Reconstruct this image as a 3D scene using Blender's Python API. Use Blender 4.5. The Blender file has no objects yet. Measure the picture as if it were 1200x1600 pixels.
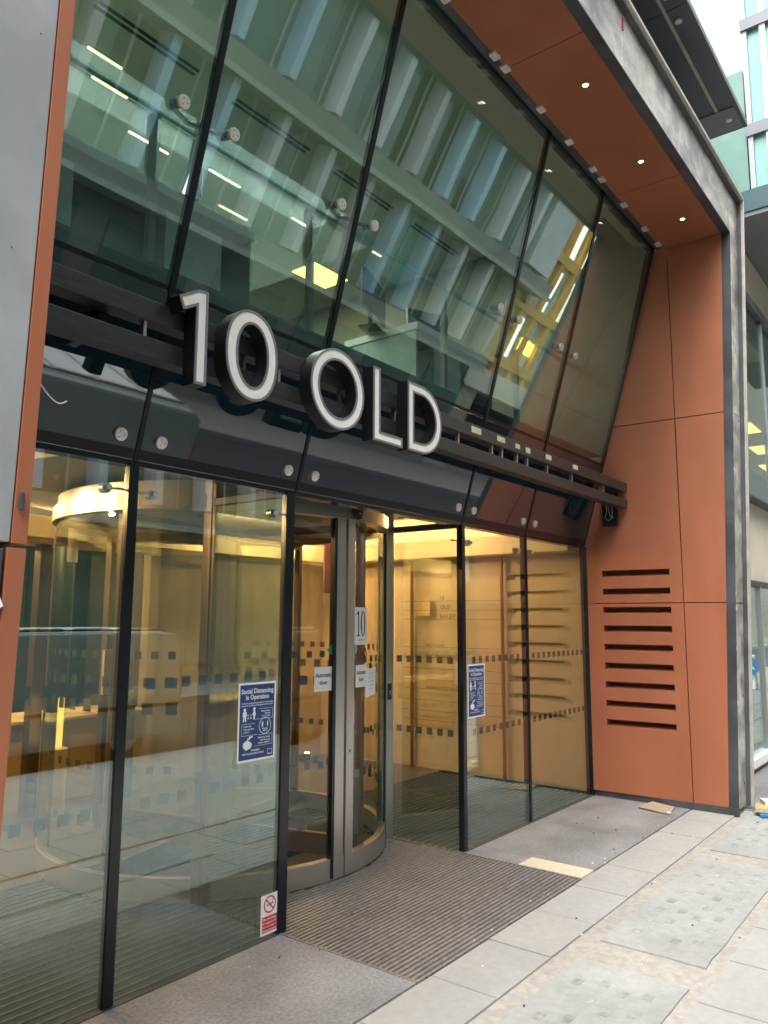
import bpy, bmesh, math, random
from mathutils import Vector, Matrix
random.seed(7)
S = bpy.context.scene
COL = S.collection
PI = math.pi

# ------------------------------------------------------------------ materials
def _nt(name):
    m = bpy.data.materials.new(name); m.use_nodes = True
    nt = m.node_tree
    for n in list(nt.nodes): nt.nodes.remove(n)
    out = nt.nodes.new('ShaderNodeOutputMaterial')
    return m, nt, out
def N(nt, t, **kw):
    n = nt.nodes.new(t)
    for k, v in kw.items():
        if k in n.inputs: n.inputs[k].default_value = v
        else: setattr(n, k, v)
    return n
def coords(nt, scale=(1,1,1)):
    g = nt.nodes.new('ShaderNodeNewGeometry')
    mp = nt.nodes.new('ShaderNodeMapping'); mp.inputs['Scale'].default_value = scale
    nt.links.new(g.outputs['Position'], mp.inputs['Vector'])
    return mp.outputs['Vector']
def mat(name, col, rough=.5, metal=0, var=.08, scale=6, bump=0, bscale=40, spec=.5, stretch=(1,1,1), col2=None, var2=0, scale2=.8, rvar=0):
    """principled with two octaves of tonal variation, optional bump"""
    m, nt, out = _nt(name); L = nt.links
    p = N(nt, 'ShaderNodeBsdfPrincipled'); p.inputs['Roughness'].default_value = rough
    p.inputs['Metallic'].default_value = metal; p.inputs['Specular IOR Level'].default_value = spec
    v = coords(nt, stretch)
    nz = N(nt, 'ShaderNodeTexNoise'); nz.inputs['Scale'].default_value = scale; nz.inputs['Detail'].default_value = 6
    nz.inputs['Roughness'].default_value = .6
    L.new(v, nz.inputs['Vector'])
    r = N(nt, 'ShaderNodeValToRGB')
    c = col; d = col2 if col2 else tuple(x*(1-var*2) for x in col)
    r.color_ramp.elements[0].position = .35; r.color_ramp.elements[1].position = .65
    r.color_ramp.elements[0].color = (*d, 1)
    r.color_ramp.elements[1].color = (*(c if col2 else tuple(min(1, x*(1+var)) for x in col)), 1)
    L.new(nz.outputs['Fac'], r.inputs['Fac'])
    src = r.outputs['Color']
    if var2:
        n2 = N(nt, 'ShaderNodeTexNoise'); n2.inputs['Scale'].default_value = scale2; n2.inputs['Detail'].default_value = 3
        L.new(v, n2.inputs['Vector'])
        mr = N(nt, 'ShaderNodeMapRange'); mr.inputs['From Min'].default_value = .3; mr.inputs['From Max'].default_value = .7
        mr.inputs['To Min'].default_value = 1-var2; mr.inputs['To Max'].default_value = 1+var2*.5
        L.new(n2.outputs['Fac'], mr.inputs['Value'])
        mx = N(nt, 'ShaderNodeVectorMath', operation='SCALE'); L.new(src, mx.inputs[0]); L.new(mr.outputs['Result'], mx.inputs['Scale'])
        src = mx.outputs['Vector']
    L.new(src, p.inputs['Base Color'])
    if rvar:
        mr = N(nt, 'ShaderNodeMapRange'); mr.inputs['To Min'].default_value = max(0, rough-rvar); mr.inputs['To Max'].default_value = rough+rvar
        L.new(nz.outputs['Fac'], mr.inputs['Value']); L.new(mr.outputs['Result'], p.inputs['Roughness'])
    if bump:
        nb = N(nt, 'ShaderNodeTexNoise'); nb.inputs['Scale'].default_value = bscale; nb.inputs['Detail'].default_value = 4
        L.new(v, nb.inputs['Vector'])
        b = N(nt, 'ShaderNodeBump'); b.inputs['Strength'].default_value = bump; b.inputs['Distance'].default_value = .01
        L.new(nb.outputs['Fac'], b.inputs['Height']); L.new(b.outputs['Normal'], p.inputs['Normal'])
    L.new(p.outputs['BSDF'], out.inputs['Surface'])
    return m
def emis(name, col, s):
    m, nt, out = _nt(name)
    e = N(nt, 'ShaderNodeEmission'); e.inputs['Color'].default_value = (*col, 1); e.inputs['Strength'].default_value = s
    nt.links.new(e.outputs[0], out.inputs['Surface']); return m
def glass(name, tint, f0, rough=0.0, wave=0):
    """architectural glass: tinted see-through sheet with a Schlick mirror on both faces"""
    m, nt, out = _nt(name); L = nt.links
    t = N(nt, 'ShaderNodeBsdfTransparent'); t.inputs['Color'].default_value = (*tint, 1)
    g = N(nt, 'ShaderNodeBsdfGlossy'); g.inputs['Roughness'].default_value = rough; g.inputs['Color'].default_value = (.84, .97, 1, 1)
    lw = N(nt, 'ShaderNodeLayerWeight'); lw.inputs['Blend'].default_value = .5
    pw = N(nt, 'ShaderNodeMath', operation='POWER'); pw.inputs[1].default_value = 5; L.new(lw.outputs['Facing'], pw.inputs[0])
    ma = N(nt, 'ShaderNodeMath', operation='MULTIPLY_ADD'); ma.inputs[1].default_value = 1-f0; ma.inputs[2].default_value = f0
    L.new(pw.outputs[0], ma.inputs[0])
    if wave:
        nb = N(nt, 'ShaderNodeTexNoise'); nb.inputs['Scale'].default_value = 1.1; nb.inputs['Detail'].default_value = 1
        L.new(coords(nt), nb.inputs['Vector'])
        b = N(nt, 'ShaderNodeBump'); b.inputs['Strength'].default_value = wave; b.inputs['Distance'].default_value = .02
        L.new(nb.outputs['Fac'], b.inputs['Height']); L.new(b.outputs['Normal'], g.inputs['Normal'])
    mx = N(nt, 'ShaderNodeMixShader'); L.new(ma.outputs[0], mx.inputs[0]); L.new(t.outputs[0], mx.inputs[1]); L.new(g.outputs[0], mx.inputs[2])
    L.new(mx.outputs[0], out.inputs['Surface']); return m
M = {}
M['orange'] = mat('orange_cladding', (.315,.108,.055), .40, var=.05, scale=3, bump=.05, bscale=260, spec=.4, var2=.10, scale2=.9, stretch=(1,1,.35), rvar=.08)
M['orange_dark'] = mat('orange_slot_shade', (.27,.088,.045), .7, var=.06)  # cladding orange with the shade of the slots darkened into it
M['joint'] = mat('black_joint', (.012,.012,.016), .5, var=.1)
M['mull'] = mat('black_mullion', (.006,.007,.012), .22, var=.1, spec=.5)
M['rail'] = mat('brown_grey_metal', (.060,.060,.065), .33, .6, var=.1, scale=20, stretch=(.3,3,3), rvar=.06)
M['steel'] = mat('brushed_steel', (.52,.50,.47), .30, .85, var=.012, scale=30, stretch=(6,6,.15), rvar=.025, var2=.05)
M['steel_bright'] = mat('polished_steel', (.78,.75,.70), .38, .45, var=.08, scale=80, var2=.15, scale2=14)
M['letter_side'] = mat('letter_return_black', (.012,.012,.013), .35, var=.1)
M['letter_rim'] = mat('letter_rim_grey', (.19,.19,.195), .4, .2, var=.05)
M['letter_face'] = mat('letter_face_acrylic', (.80,.80,.77), .35, var=.03, scale=9, var2=.06, scale2=5)
M['dark_steel'] = mat('dark_frame_steel', (.075,.08,.09), .5, .4, var=.14, scale=4, bump=.1, bscale=30, var2=.2, scale2=2)
M['grey_panel'] = mat('grey_metal_panel', (.34,.355,.375), .45, .25, var=.07, scale=3.5, var2=.14, scale2=1.2, rvar=.08)
M['smear'] = mat('smeared_steel_panel', (.66,.64,.58), .4, .3, scale=3.5, col2=(.22,.21,.2), stretch=(1.2,1.2,1.6), var2=.25, scale2=2.2, rvar=.15)
M['flange'] = mat('pale_flange', (.45,.42,.36), .4, .4, var=.1, scale=8)
M['granite'] = mat('granite_slab', (.22,.22,.225), .75, var=.14, scale=60, bump=.15, bscale=120, var2=.30, scale2=2.6)
M['flag'] = mat('york_flagstone', (.29,.288,.272), .8, var=.035, scale=22, bump=.15, bscale=80, var2=.10, scale2=1.9)
M['sandy'] = mat('sandy_mortar', (.305,.290,.258), .95, var=.09, scale=26, bump=.35, bscale=60, var2=.10, scale2=3)
M['light_slab'] = mat('worn_stone_slab', (.285,.29,.276), .85, var=.05, scale=20, bump=.25, bscale=70, var2=.16, scale2=2.3)
M['lens'] = mat('pavement_lens', (.27,.285,.275), .6, var=.12, scale=30, var2=.3, scale2=4)
M['beige_strip'] = mat('beige_stone', (.52,.45,.34), .8, var=.05, scale=20)
M['mat_bar'] = mat('mat_bar_aluminium', (.235,.225,.215), .5, .4, var=.14, scale=30, var2=.15, scale2=2)
M['mat_gap'] = mat('mat_brush_dark', (.07,.055,.05), .95, var=.3, scale=90, var2=.2, scale2=3)
M['mat_in_bar'] = mat('lobby_mat_bar', (.34,.39,.38), .4, .4, var=.1, scale=30)
M['mat_in'] = mat('lobby_mat_brush', (.012,.022,.021), .9, var=.25, scale=60)
M['asphalt'] = mat('asphalt', (.05,.05,.052), .9, var=.2, scale=120, bump=.4, bscale=150, var2=.15)
M['kerb'] = mat('granite_kerb', (.3,.3,.3), .8, var=.12, scale=70)
M['gutter_yellow'] = mat('road_paint_yellow', (.6,.45,.06), .7, var=.1, scale=30)
M['beige_wall'] = mat('beige_lobby_wall', (.52,.41,.265), .5, var=.04, scale=3, var2=.06, scale2=1)
M['ceil'] = mat('lobby_ceiling_paint', (.62,.58,.50), .8, var=.02)
M['bulk'] = mat('bulkhead_paint', (.62,.52,.34), .8, var=.02)
M['ochre'] = mat('ochre_stone_desk', (.55,.38,.17), .35, var=.06, scale=2, stretch=(.6,1,3), var2=.08)
M['floor_in'] = mat('lobby_stone_floor', (.10,.085,.065), .3, var=.06)
M['bronze'] = mat('bronze_frame', (.13,.095,.062), .35, .7, var=.08, scale=20, stretch=(4,4,.2))
M['copper'] = mat('copper_pole', (.25,.08,.04), .35, .8, var=.1)
M['void'] = mat('dark_back_wall', (.01,.03,.027), .3, var=.3, scale=3, stretch=(.3,1,4))
M['office_ceil'] = mat('office_ceiling', (.50,.50,.40), .8, var=.02)
M['office_wall'] = mat('office_wall', (.24,.235,.19), .8, var=.05)
M['office_floor'] = mat('office_carpet', (.03,.04,.04), .95, var=.2, scale=50)
M['slab_edge'] = mat('slab_edge_dark', (.008,.016,.02), .5, var=.2)
M['desk_top'] = mat('pale_desk_laminate', (.72,.78,.74), .4, var=.04)
M['desk_panel'] = mat('desk_panel', (.30,.42,.38), .5, var=.05)
M['chair_fab'] = mat('black_chair_fabric', (.02,.022,.024), .85, var=.2)
M['chair_teal'] = mat('teal_chair_fabric', (.05,.19,.2), .8, var=.1)
M['screen'] = mat('monitor_black', (.015,.016,.018), .25, var=.1)
M['plastic'] = mat('black_plastic', (.015,.015,.017), .3, var=.1)
M['spandrel'] = mat('navy_spandrel_glass', (.006,.018,.028), .03, var=.1, scale=2, spec=1.0)
p_ = [n for n in M['spandrel'].node_tree.nodes if n.type == 'BSDF_PRINCIPLED'][0]; p_.inputs['IOR'].default_value = 1.75
M['glass_up'] = glass('office_glass', (.80,.92,.90), .175, wave=.055)
M['glass_low'] = glass('lobby_glass', (.86,.93,.90), .155, wave=.02)
M['glass_clear'] = glass('door_glass', (.93,.94,.92), .05)
M['glass_green'] = glass('green_glass', (.62,.74,.66), .05)
M['film'] = mat('dot_film_charcoal', (.035,.045,.05), .6, var=.1)
M['white'] = mat('white_paper', (.72,.73,.73), .6, var=.02)
M['ink'] = mat('black_ink', (.01,.01,.01), .6, var=.05)
M['grey_ink'] = mat('grey_ink', (.22,.22,.24), .6, var=.05)
M['navy'] = mat('poster_navy', (.01,.045,.17), .35, var=.05)
M['poster_white'] = mat('poster_white', (.78,.79,.82), .4, var=.02)
M['red'] = mat('sign_red', (.55,.02,.025), .4, var=.05)
M['dark_red'] = mat('dark_red_banner', (.07,.004,.005), .5, var=.05)
M['green'] = mat('sticker_green', (.0,.28,.10), .5, var=.05)
M['tape'] = mat('cream_tape', (.58,.55,.38), .6, var=.05)
M['card'] = mat('cardboard', (.34,.26,.18), .85, var=.06, scale=20)
M['wood'] = mat('raw_timber', (.48,.34,.17), .75, var=.12, scale=8, stretch=(1,6,6))
M['blue'] = mat('blue_plastic', (.01,.14,.38), .5, var=.08)
M['cable'] = mat('white_cable', (.65,.63,.6), .5, var=.02)
M['teal_glass'] = mat('teal_facade_glass', (.16,.25,.215), .08, var=.12, scale=.8, spec=.8)
M['teal_light'] = mat('pale_teal_glass', (.20,.47,.39), .15, var=.06, scale=1, spec=.8)
M['teal_mid'] = mat('mid_teal_glass', (.14,.27,.23), .2, var=.10, scale=1.2, spec=.7)
M['fac_wall'] = mat('grey_green_facade', (.29,.31,.265), .7, var=.06, scale=1)
M['fac_slab'] = mat('pale_facade_slab', (.50,.52,.46), .7, var=.05)
M['fin_white'] = mat('white_fin', (.80,.79,.77), .5, var=.04, scale=2)
M['fin_blue'] = mat('pale_blue_fin', (.52,.68,.84), .45, var=.04, scale=2)
M['fin_pink'] = mat('pinkish_grey_fin', (.64,.58,.57), .5, var=.04, scale=2)
M['timber_frame'] = mat('orange_timber_frame', (.95,.52,.10), .6, var=.08, scale=3)
M['pane_cream'] = mat('cream_blind_pane', (.88,.86,.70), .35, scale=2.0, col2=(.20,.34,.28), stretch=(1.9,1.6,.45))
M['sign_cream'] = mat('cream_fascia_sign', (.9,.8,.66), .6, var=.03)
M['brown_wall'] = mat('brown_brick', (.17,.08,.055), .8, var=.1, scale=8)
M['cream_wall'] = mat('cream_render', (.62,.57,.46), .8, var=.04, scale=2)
M['navy_beam'] = mat('navy_beam', (.04,.085,.11), .3, var=.06, spec=.5)
M['grey_soffit'] = mat('grey_soffit_panel', (.17,.18,.195), .45, .2, var=.05, scale=2)
M['canopy'] = mat('charcoal_canopy', (.085,.095,.11), .4, .2, var=.06, scale=2)
M['white_sill'] = mat('white_sill', (.75,.75,.73), .5, var=.03)
M['van'] = mat('van_paint', (.30,.36,.38), .25, .1, var=.03, spec=.6)
M['van_roof'] = mat('van_roof', (.68,.72,.74), .35, var=.03)
M['tyre'] = mat('tyre_rubber', (.02,.02,.02), .85, var=.1)
M['e_warm'] = emis('warm_cove_lamp', (1,.62,.2), 9)
M['e_ceil'] = emis('painted_cove_glow', (1,.62,.25), .36)  # emission imitates cove light falling on the ceiling
M['e_office'] = emis('office_luminaire', (1,.80,.10), 2.2)
M['e_strip'] = emis('office_strip_lamp', (1,.86,.48), .8)
M['e_down'] = emis('downlight_lamp', (1,.8,.55), 3)
M['e_lamp'] = emis('amber_lamp', (1,.50,.10), 1.0)
M['e_yel'] = emis('lit_window_panel', (1,.62,.18), 1.8)
M['e_blind'] = emis('painted_blind_glow', (1,.90,.66), 1.25)  # emission in place of daylight on the blinds, brightens their reflection
M['tail_red'] = mat('tail_lamp_red', (.45,.01,.01), .2, var=.05)

# ------------------------------------------------------------------ mesh builder
class MB:
    def __init__(s): s.v = []; s.f = []; s.smooth = False
    def add(s, vs, fs):
        o = len(s.v); s.v += [tuple(v) for v in vs]; s.f += [tuple(i+o for i in f) for f in fs]; return s
    def hexa(s, p):   # p: 8 points, bottom 0-3 ccw, top 4-7
        return s.add(p, [(3,2,1,0),(4,5,6,7),(0,1,5,4),(1,2,6,5),(2,3,7,6),(3,0,4,7)])
    def box(s, x0, x1, y0, y1, z0, z1):
        return s.hexa([(x0,y0,z0),(x1,y0,z0),(x1,y1,z0),(x0,y1,z0),(x0,y0,z1),(x1,y0,z1),(x1,y1,z1),(x0,y1,z1)])
    def obox(s, c, ax, ay, az, hx, hy, hz):   # oriented box
        c = Vector(c); ax = Vector(ax).normalized()*hx; ay = Vector(ay).normalized()*hy; az = Vector(az).normalized()*hz
        P = [c+sx*ax+sy*ay+sz*az for sz in (-1,1) for sx, sy in ((-1,-1),(1,-1),(1,1),(-1,1))]
        return s.hexa(P)
    def prism(s, pts, d):  # planar polygon pts (3d) extruded by vector d
        n = len(pts); d = Vector(d)
        vs = [Vector(p) for p in pts] + [Vector(p)+d for p in pts]
        fs = [tuple(range(n-1,-1,-1)), tuple(range(n, 2*n))] + [(i, (i+1) % n, (i+1) % n+n, i+n) for i in range(n)]
        return s.add(vs, fs)
    def ring(s, A, B, d):   # strip between two equal loops, extruded by d
        n = len(A); d = Vector(d)
        A = [Vector(a) for a in A]; B = [Vector(b) for b in B]
        vs = A + B + [a+d for a in A] + [b+d for b in B]; fs = []
        for i in range(n):
            j = (i+1) % n
            fs += [(i, j, n+j, n+i), (2*n+j, 2*n+i, 3*n+i, 3*n+j), (j, i, 2*n+i, 2*n+j), (n+i, n+j, 3*n+j, 3*n+i)]
        return s.add(vs, fs)
    def tube(s, pts, r, n=10, caps=True, r2=None):
        pts = [Vector(p) for p in pts]; o = len(s.v); m = len(pts)
        rr = [r + ((r2 if r2 is not None else r)-r)*i/max(1, m-1) for i in range(m)]
        up = Vector((0,0,1))
        for i, p in enumerate(pts):
            t = (pts[min(i+1, m-1)]-pts[max(i-1, 0)]).normalized()
            a = t.cross(up if abs(t.z) < .9 else Vector((1,0,0))).normalized(); b = t.cross(a)
            for k in range(n):
                q = 2*PI*k/n; s.v.append(tuple(p + a*rr[i]*math.cos(q) + b*rr[i]*math.sin(q)))
        for i in range(m-1):
            for k in range(n):
                k2 = (k+1) % n; s.f.append((o+i*n+k, o+i*n+k2, o+(i+1)*n+k2, o+(i+1)*n+k))
        if caps:
            s.f.append(tuple(o+k for k in range(n-1,-1,-1))); s.f.append(tuple(o+(m-1)*n+k for k in range(n)))
        return s
    def arc(s, c, r0, r1, a0, a1, z0, z1, n=32):  # curved wall between radii
        closed = abs(a1-a0) >= 2*PI-1e-6
        P = []
        for i in range(n + (0 if closed else 1)):
            a = a0+(a1-a0)*i/n; cs, sn = math.cos(a), math.sin(a)
            P.append([(c[0]+r*cs, c[1]+r*sn, z) for r, z in ((r0,z0),(r1,z0),(r1,z1),(r0,z1))])
        o = len(s.v)
        for q in P: s.v += q
        m = len(P)
        for i in range(m if closed else m-1):
            j = (i+1) % m
            for k in range(4):
                k2 = (k+1) % 4; s.f.append((o+4*i+k, o+4*i+k2, o+4*j+k2, o+4*j+k))
        if not closed:
            s.f.append((o+3,o+2,o+1,o)); s.f.append((o+4*(m-1), o+4*(m-1)+1, o+4*(m-1)+2, o+4*(m-1)+3))
        return s
    def build(s, name, m, parent=None, bevel=0, smooth=False):
        me = bpy.data.meshes.new(name)
        off = parent['_w'] if parent is not None and '_w' in parent else (0,0,0)
        vs = [(v[0]-off[0], v[1]-off[1], v[2]-off[2]) for v in s.v]
        me.from_pydata(vs, [], s.f); 
        bm = bmesh.new(); bm.from_mesh(me); bmesh.ops.recalc_face_normals(bm, faces=bm.faces)
        if bevel:
            es = [e for e in bm.edges if len(e.link_faces) == 2 and e.calc_face_angle(0) > .6]
            bmesh.ops.bevel(bm, geom=es, offset=bevel, segments=2, affect='EDGES', profile=.6, clamp_overlap=True)
        bm.to_mesh(me); bm.free()
        me.materials.append(m)
        if smooth:
            for p in me.polygons: p.use_smooth = True
        o = bpy.data.objects.new(name, me); COL.objects.link(o)
        if parent is not None: o.parent = parent; o['_w'] = off
        if smooth and hasattr(me, 'set_sharp_from_angle'): me.set_sharp_from_angle(angle=.7)
        return o
def box(*a): return MB().box(*a)
def tag(o, label=None, cat=None, group=None, kind=None):
    if label: o['label'] = label
    if cat: o['category'] = cat
    if group: o['group'] = group
    if kind: o['kind'] = kind
    return o
def thing(name, loc, label, cat, group=None):
    o = bpy.data.objects.new(name, None); COL.objects.link(o); o.location = loc; o['_w'] = tuple(loc); o.empty_display_size = .1
    return tag(o, label, cat, group)
def struct(name, mb, m, **k): return tag(mb.build(name, m, **k), kind='structure')
def dup(root, delta, label=None):
    def rec(o, par):
        c = o.copy(); COL.objects.link(c); c.parent = par
        for ch in [x for x in KIDS[o.name]]: rec(ch, c)
        return c
    KIDS = {}
    def walk(o):
        KIDS[o.name] = [x for x in COL.objects if x.parent == o]
        for x in KIDS[o.name]: walk(x)
    walk(root)
    c = rec(root, root.parent); c.location = Vector(root.location)+Vector(delta)
    if label: c['label'] = label
    return c
# text as mesh: returns list of (verts2d, faces)
def text2d(txt, h, width=None, bold=0.0):
    cu = bpy.data.curves.new('t', 'FONT'); cu.body = txt; cu.size = 1; cu.resolution_u = 2; cu.offset = bold; cu.align_x = 'LEFT'
    o = bpy.data.objects.new('t', cu); COL.objects.link(o)
    dg = bpy.context.evaluated_depsgraph_get(); dg.update()
    me = bpy.data.meshes.new_from_object(o.evaluated_get(dg))
    vs = [(v.co.x, v.co.y) for v in me.vertices]; fs = [tuple(p.vertices) for p in me.polygons]
    bpy.data.objects.remove(o); bpy.data.curves.remove(cu); bpy.data.meshes.remove(me)
    x0 = min(v[0] for v in vs); x1 = max(v[0] for v in vs); y0 = min(v[1] for v in vs); y1 = max(v[1] for v in vs)
    cap = .7
    sy = h/cap; sx = sy if width is None else width/(x1-x0)
    return [((a-x0)*sx, b*sy) for a, b in vs], fs, (x1-x0)*sx
def put_text(mb, txt, u, v, h, frame, width=None, bold=0.0, align='l'):
    """frame(u, v) -> 3d point"""
    vs, fs, w = text2d(txt, h, width, bold)
    du = {'l': 0, 'c': -w/2, 'r': -w}[align]
    mb.add([frame(u+du+a, v+b) for a, b in vs], fs)

# ------------------------------------------------------------------ geometry of the leaning facade
K = .28
YG = 3.0
ZK = 2.3
def ly(z): return YG - K*(z-ZK)          # y of the leaning glass at height z
NL = Vector((0, -1, -K)).normalized()    # outward normal (to the street, tipped down)
UL = Vector((0, -K, 1)).normalized()     # up along the glass
JX = [1.36, 2.02, 3.065, 4.81, 5.81, 7.03]
def pane_lean(x0, x1, z0, z1, t=.014, out=0.0):
    m = MB(); n = NL
    P = [Vector((x, ly(z), z)) + n*(out-t) for z, xs in ((z0,(x0,x1)),(z1,(x0,x1))) for x in xs]
    a, b, c, d = P[0], P[1], P[3], P[2]
    return m.prism([a, b, c, d], n*t)
def fy(z): return 1.75 - .04*z           # street face of the portal frame (leans out a little)

# ================================================================== GROUND
struct('ground', MB().box(-60, 90, -40, 40, -.6, -.13), M['asphalt'])
struct('road', MB().box(-60, 90, -7.2, -1.99, -.128, -.12), M['asphalt'])
yl = MB()
for y in (-2.2, -2.42): yl.box(-60, 90, y-.04, y+.04, -.12, -.116)
tag(yl.build('road_marking', M['gutter_yellow']), kind='structure')
kb = MB()
for i in range(-22, 60): kb.box(i*.915, i*.915+.905, -1.99, -1.83, -.3, -.005)
struct('kerb', kb, M['kerb'], bevel=.008)
kb = MB()
for i in range(-22, 90): kb.box(i*.915, i*.915+.905, -7.36, -7.2, -.3, -.0)
struct('far_kerb', kb, M['kerb'])
struct('pavement_bed', MB().box(-20, 60, -1.83, 3.0, -.2, -.012), M['sandy'])
struct('far_pavement', MB().box(-60, 90, -40, -7.36, -.2, -.004), M['flag'])
# granite band against the building, with the mat recess left free
g = MB()
def slab_row(m, xs, y0, y1, gap=.004, z=0.0, jit=.0):
    for a, b in zip(xs[:-1], xs[1:]):
        dz = random.uniform(-jit, jit)
        m.box(a+gap/2, b-gap/2, y0+gap/2, y1-gap/2, -.05, z+dz)
slab_row(g, [-8, -6.4, -4.8, -3.2, -1.6, 0.0, 1.62, 3.0], 2.13, 3.0, .003)
slab_row(g, [4.985, 5.9, 7.35], 2.13, 3.0, .0015)
g.box(4.785, 4.983, 2.575, 3.0, -.05, 0)
slab_row(g, [7.352, 9, 10.6, 12.2, 13.8, 15.4, 17, 18.6, 20.2, 21.8, 24], 1.7, 3.0, .003)
struct('granite_paving', g, M['granite'])
struct('beige_threshold_stone', MB().box(4.787, 4.982, 2.133, 2.572, -.05, .001), M['beige_strip'])
f = MB()
xs = [3.1+.515*i for i in range(-30, 34)]
slab_row(f, xs, 1.775, 2.122, .008, -.001, .0012)
xs2 = [3.6+.515*i for i in range(-30, 34)]
ys = [1.10, .55, .02, -.57, -1.2, -1.82]
for k in range(5): slab_row(f, [x+(.26 if k % 2 else 0) for x in xs2], ys[k+1], ys[k], .010, -.002, .0012)
struct('flagstone_paving', f, M['flag'])
# worn slabs with lens grids between sandy joints
w = MB(); ln = MB()
def rough_slab(m, x0, x1, y0, y1):
    P = []
    def edge(a, b, n):
        for i in range(n):
            t = i/n; P.append((a[0]+(b[0]-a[0])*t+random.uniform(-.005,.005), a[1]+(b[1]-a[1])*t+random.uniform(-.004,.004), -.05))
    n = max(4, int((x1-x0)/.12))
    edge((x0,y0),(x1,y0),n); edge((x1,y0),(x1,y1),6); edge((x1,y1),(x0,y1),n); edge((x0,y1),(x0,y0),6)
    m.prism(P, (0,0,.046))
segs = [(-4.2,-2.3),(-2.05,-.1),(.15,1.85),(2.1,3.71),(3.97,5.72),(5.95,7.3),(7.5,9.3),(9.55,11.6)]
for a, b in segs:
    rough_slab(w, a, b, 1.165, 1.675)
    x = a+.22
    while x < b-.16:
        for y in (1.27, 1.37, 1.47, 1.57):
            if random.random() < .85:
                dx = random.uniform(-.01,.01); q = random.uniform(.028,.034)
                c_ = (x+dx+(.0 if round(y*100) % 20 > 10 else .05), y+random.uniform(-.006,.006))
                ln.prism([(c_[0]-q,c_[1]-.02,-.01),(c_[0]+q,c_[1]-.022,-.01),(c_[0]+q+.004,c_[1]+.02,-.01),(c_[0]-q,c_[1]+.021,-.01)], (0,0,.0072))
        x += .19
struct('worn_paving', w, M['light_slab'])
struct('pavement_light_grid', ln, M['lens'])
# outside mat
em = thing('entrance_mat', (3.9,2.6,0), 'ribbed brown aluminium entrance mat on the pavement before the revolving door', 'mat')
CX, CY = 3.88, 4.52
tr = MB(); tr.box(3.003, 4.783, 2.135, 3.9, -.06, -.018); tr.build('mat_bed', M['mat_gap'], em)
bars = MB(); y = 2.16
while y < 3.75:
    if y < 3.32+.01: bars.box(3.02, 4.765, y, y+.019, -.02, -.001)
    else:
        h = math.sqrt(max(0, 1.225**2-(CY-y)**2))
        if CX+h < 4.72: bars.box(CX+h, 4.74, y, y+.019, -.02, -.001)
        if CX-h > 3.05: bars.box(3.03, CX-h, y, y+.019, -.02, -.001)
    y += .031
bars.build('mat_bars', M['mat_bar'], em)
fr = MB().box(3.003,3.015,2.135,3.0,-.03,.001).box(4.77,4.783,2.135,3.62,-.03,.001).box(3.003,4.783,2.127,2.139,-.03,.0015); fr.build('mat_frame', M['mat_bar'], em)
# litter specks
sp = MB()
for i in range(20):
    x, y = random.uniform(2.4, 7), random.choice([random.uniform(2.13,2.2), random.uniform(1.2, 2.9)])
    q = random.uniform(.002,.006)
    sp.prism([(x-q,y-q,0),(x+q,y-q*.6,0),(x+q*.7,y+q,0),(x-q,y+q*.8,0)], (0,0,.003))
tag(sp.build('plaster_crumbs', M['white']), kind='stuff')
sp = MB()
for i in range(22):
    x, y = random.uniform(2.4, 7), random.uniform(1.0, 2.95)
    q = random.uniform(.004,.010)
    sp.prism([(x-q,y-q,0),(x+q,y-q*.3,0),(x+q*.7,y+q,0),(x-q,y+q*.5,0)], (0,0,.003))
tag(sp.build('leaf_bits', M['mat_gap']), kind='stuff')

# ================================================================== LOBBY SHELL
struct('lobby_floor', MB().box(-1.5, 9, 4.75, 9.5, -.1, -.006), M['floor_in'])
lm = thing('lobby_mat', (4,3.8,0), 'dark lobby mat with thin pale lines seen through the ground floor glass', 'mat')
b_ = MB().box(1.0, 3.0, 3.02, 4.75, -.06, -.012).box(4.79, 7.1, 3.02, 4.75, -.06, -.012).box(3.0,4.79,4.0,4.75,-.06,-.012); b_.build('mat_bed', M['mat_in'], lm)
b_ = MB(); y = 3.06
while y < 4.74:
    for a, b in (((1.02,2.985),(4.81,7.08)) if y < 5.8 else ()):
        b_.box(a, b, y, y+.004, -.02, -.006)
    y += .062
b_.build('mat_lines', M['mat_in_bar'], lm)
struct('threshold_edge', MB().box(1.0,2.99,2.985,3.02,-.05,.004).box(4.8,7.03,2.985,3.02,-.05,.004), M['dark_steel'])
rw = MB()
# right lobby wall with slots
def wall_with_slots(xw, y0, y1, z0, z1, slots, depth, thick=.12, sign=1):
    """wall in plane x=xw (facing -x), slots = list of (ya, yb, za, zb); returns face mesh and recess mesh"""
    fm = MB(); rm = MB()
    ysl = sorted(set([y0,y1]+[a for s in slots for a in s[:2]])); zsl = sorted(set([z0,z1]+[a for s in slots for a in s[2:]]))
    for i in range(len(ysl)-1):
        for j in range(len(zsl)-1):
            yc, zc = (ysl[i]+ysl[i+1])/2, (zsl[j]+zsl[j+1])/2
            if any(s[0] < yc < s[1] and s[2] < zc < s[3] for s in slots): continue
            fm.add([(xw,ysl[i],zsl[j]),(xw,ysl[i],zsl[j+1]),(xw,ysl[i+1],zsl[j+1]),(xw,ysl[i+1],zsl[j])], [(0,1,2,3)])
    for a,b,c,d in slots:
        rm.add([(xw,a,c),(xw,b,c),(xw,b,d),(xw,a,d),(xw+depth,a,c),(xw+depth,b,c),(xw+depth,b,d),(xw+depth,a,d)],
               [(0,1,5,4),(1,2,6,5),(2,3,7,6),(3,0,4,7),(4,5,6,7)])
    return fm, rm
zs = [.638+.1708*i for i in range(9)]
lobby_slots = [(3.30, 3.92, z, z+.055) for z in zs]
fm, rm = wall_with_slots(7.15, 3.02, 6.6, 0, 2.75, lobby_slots, .035)
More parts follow.
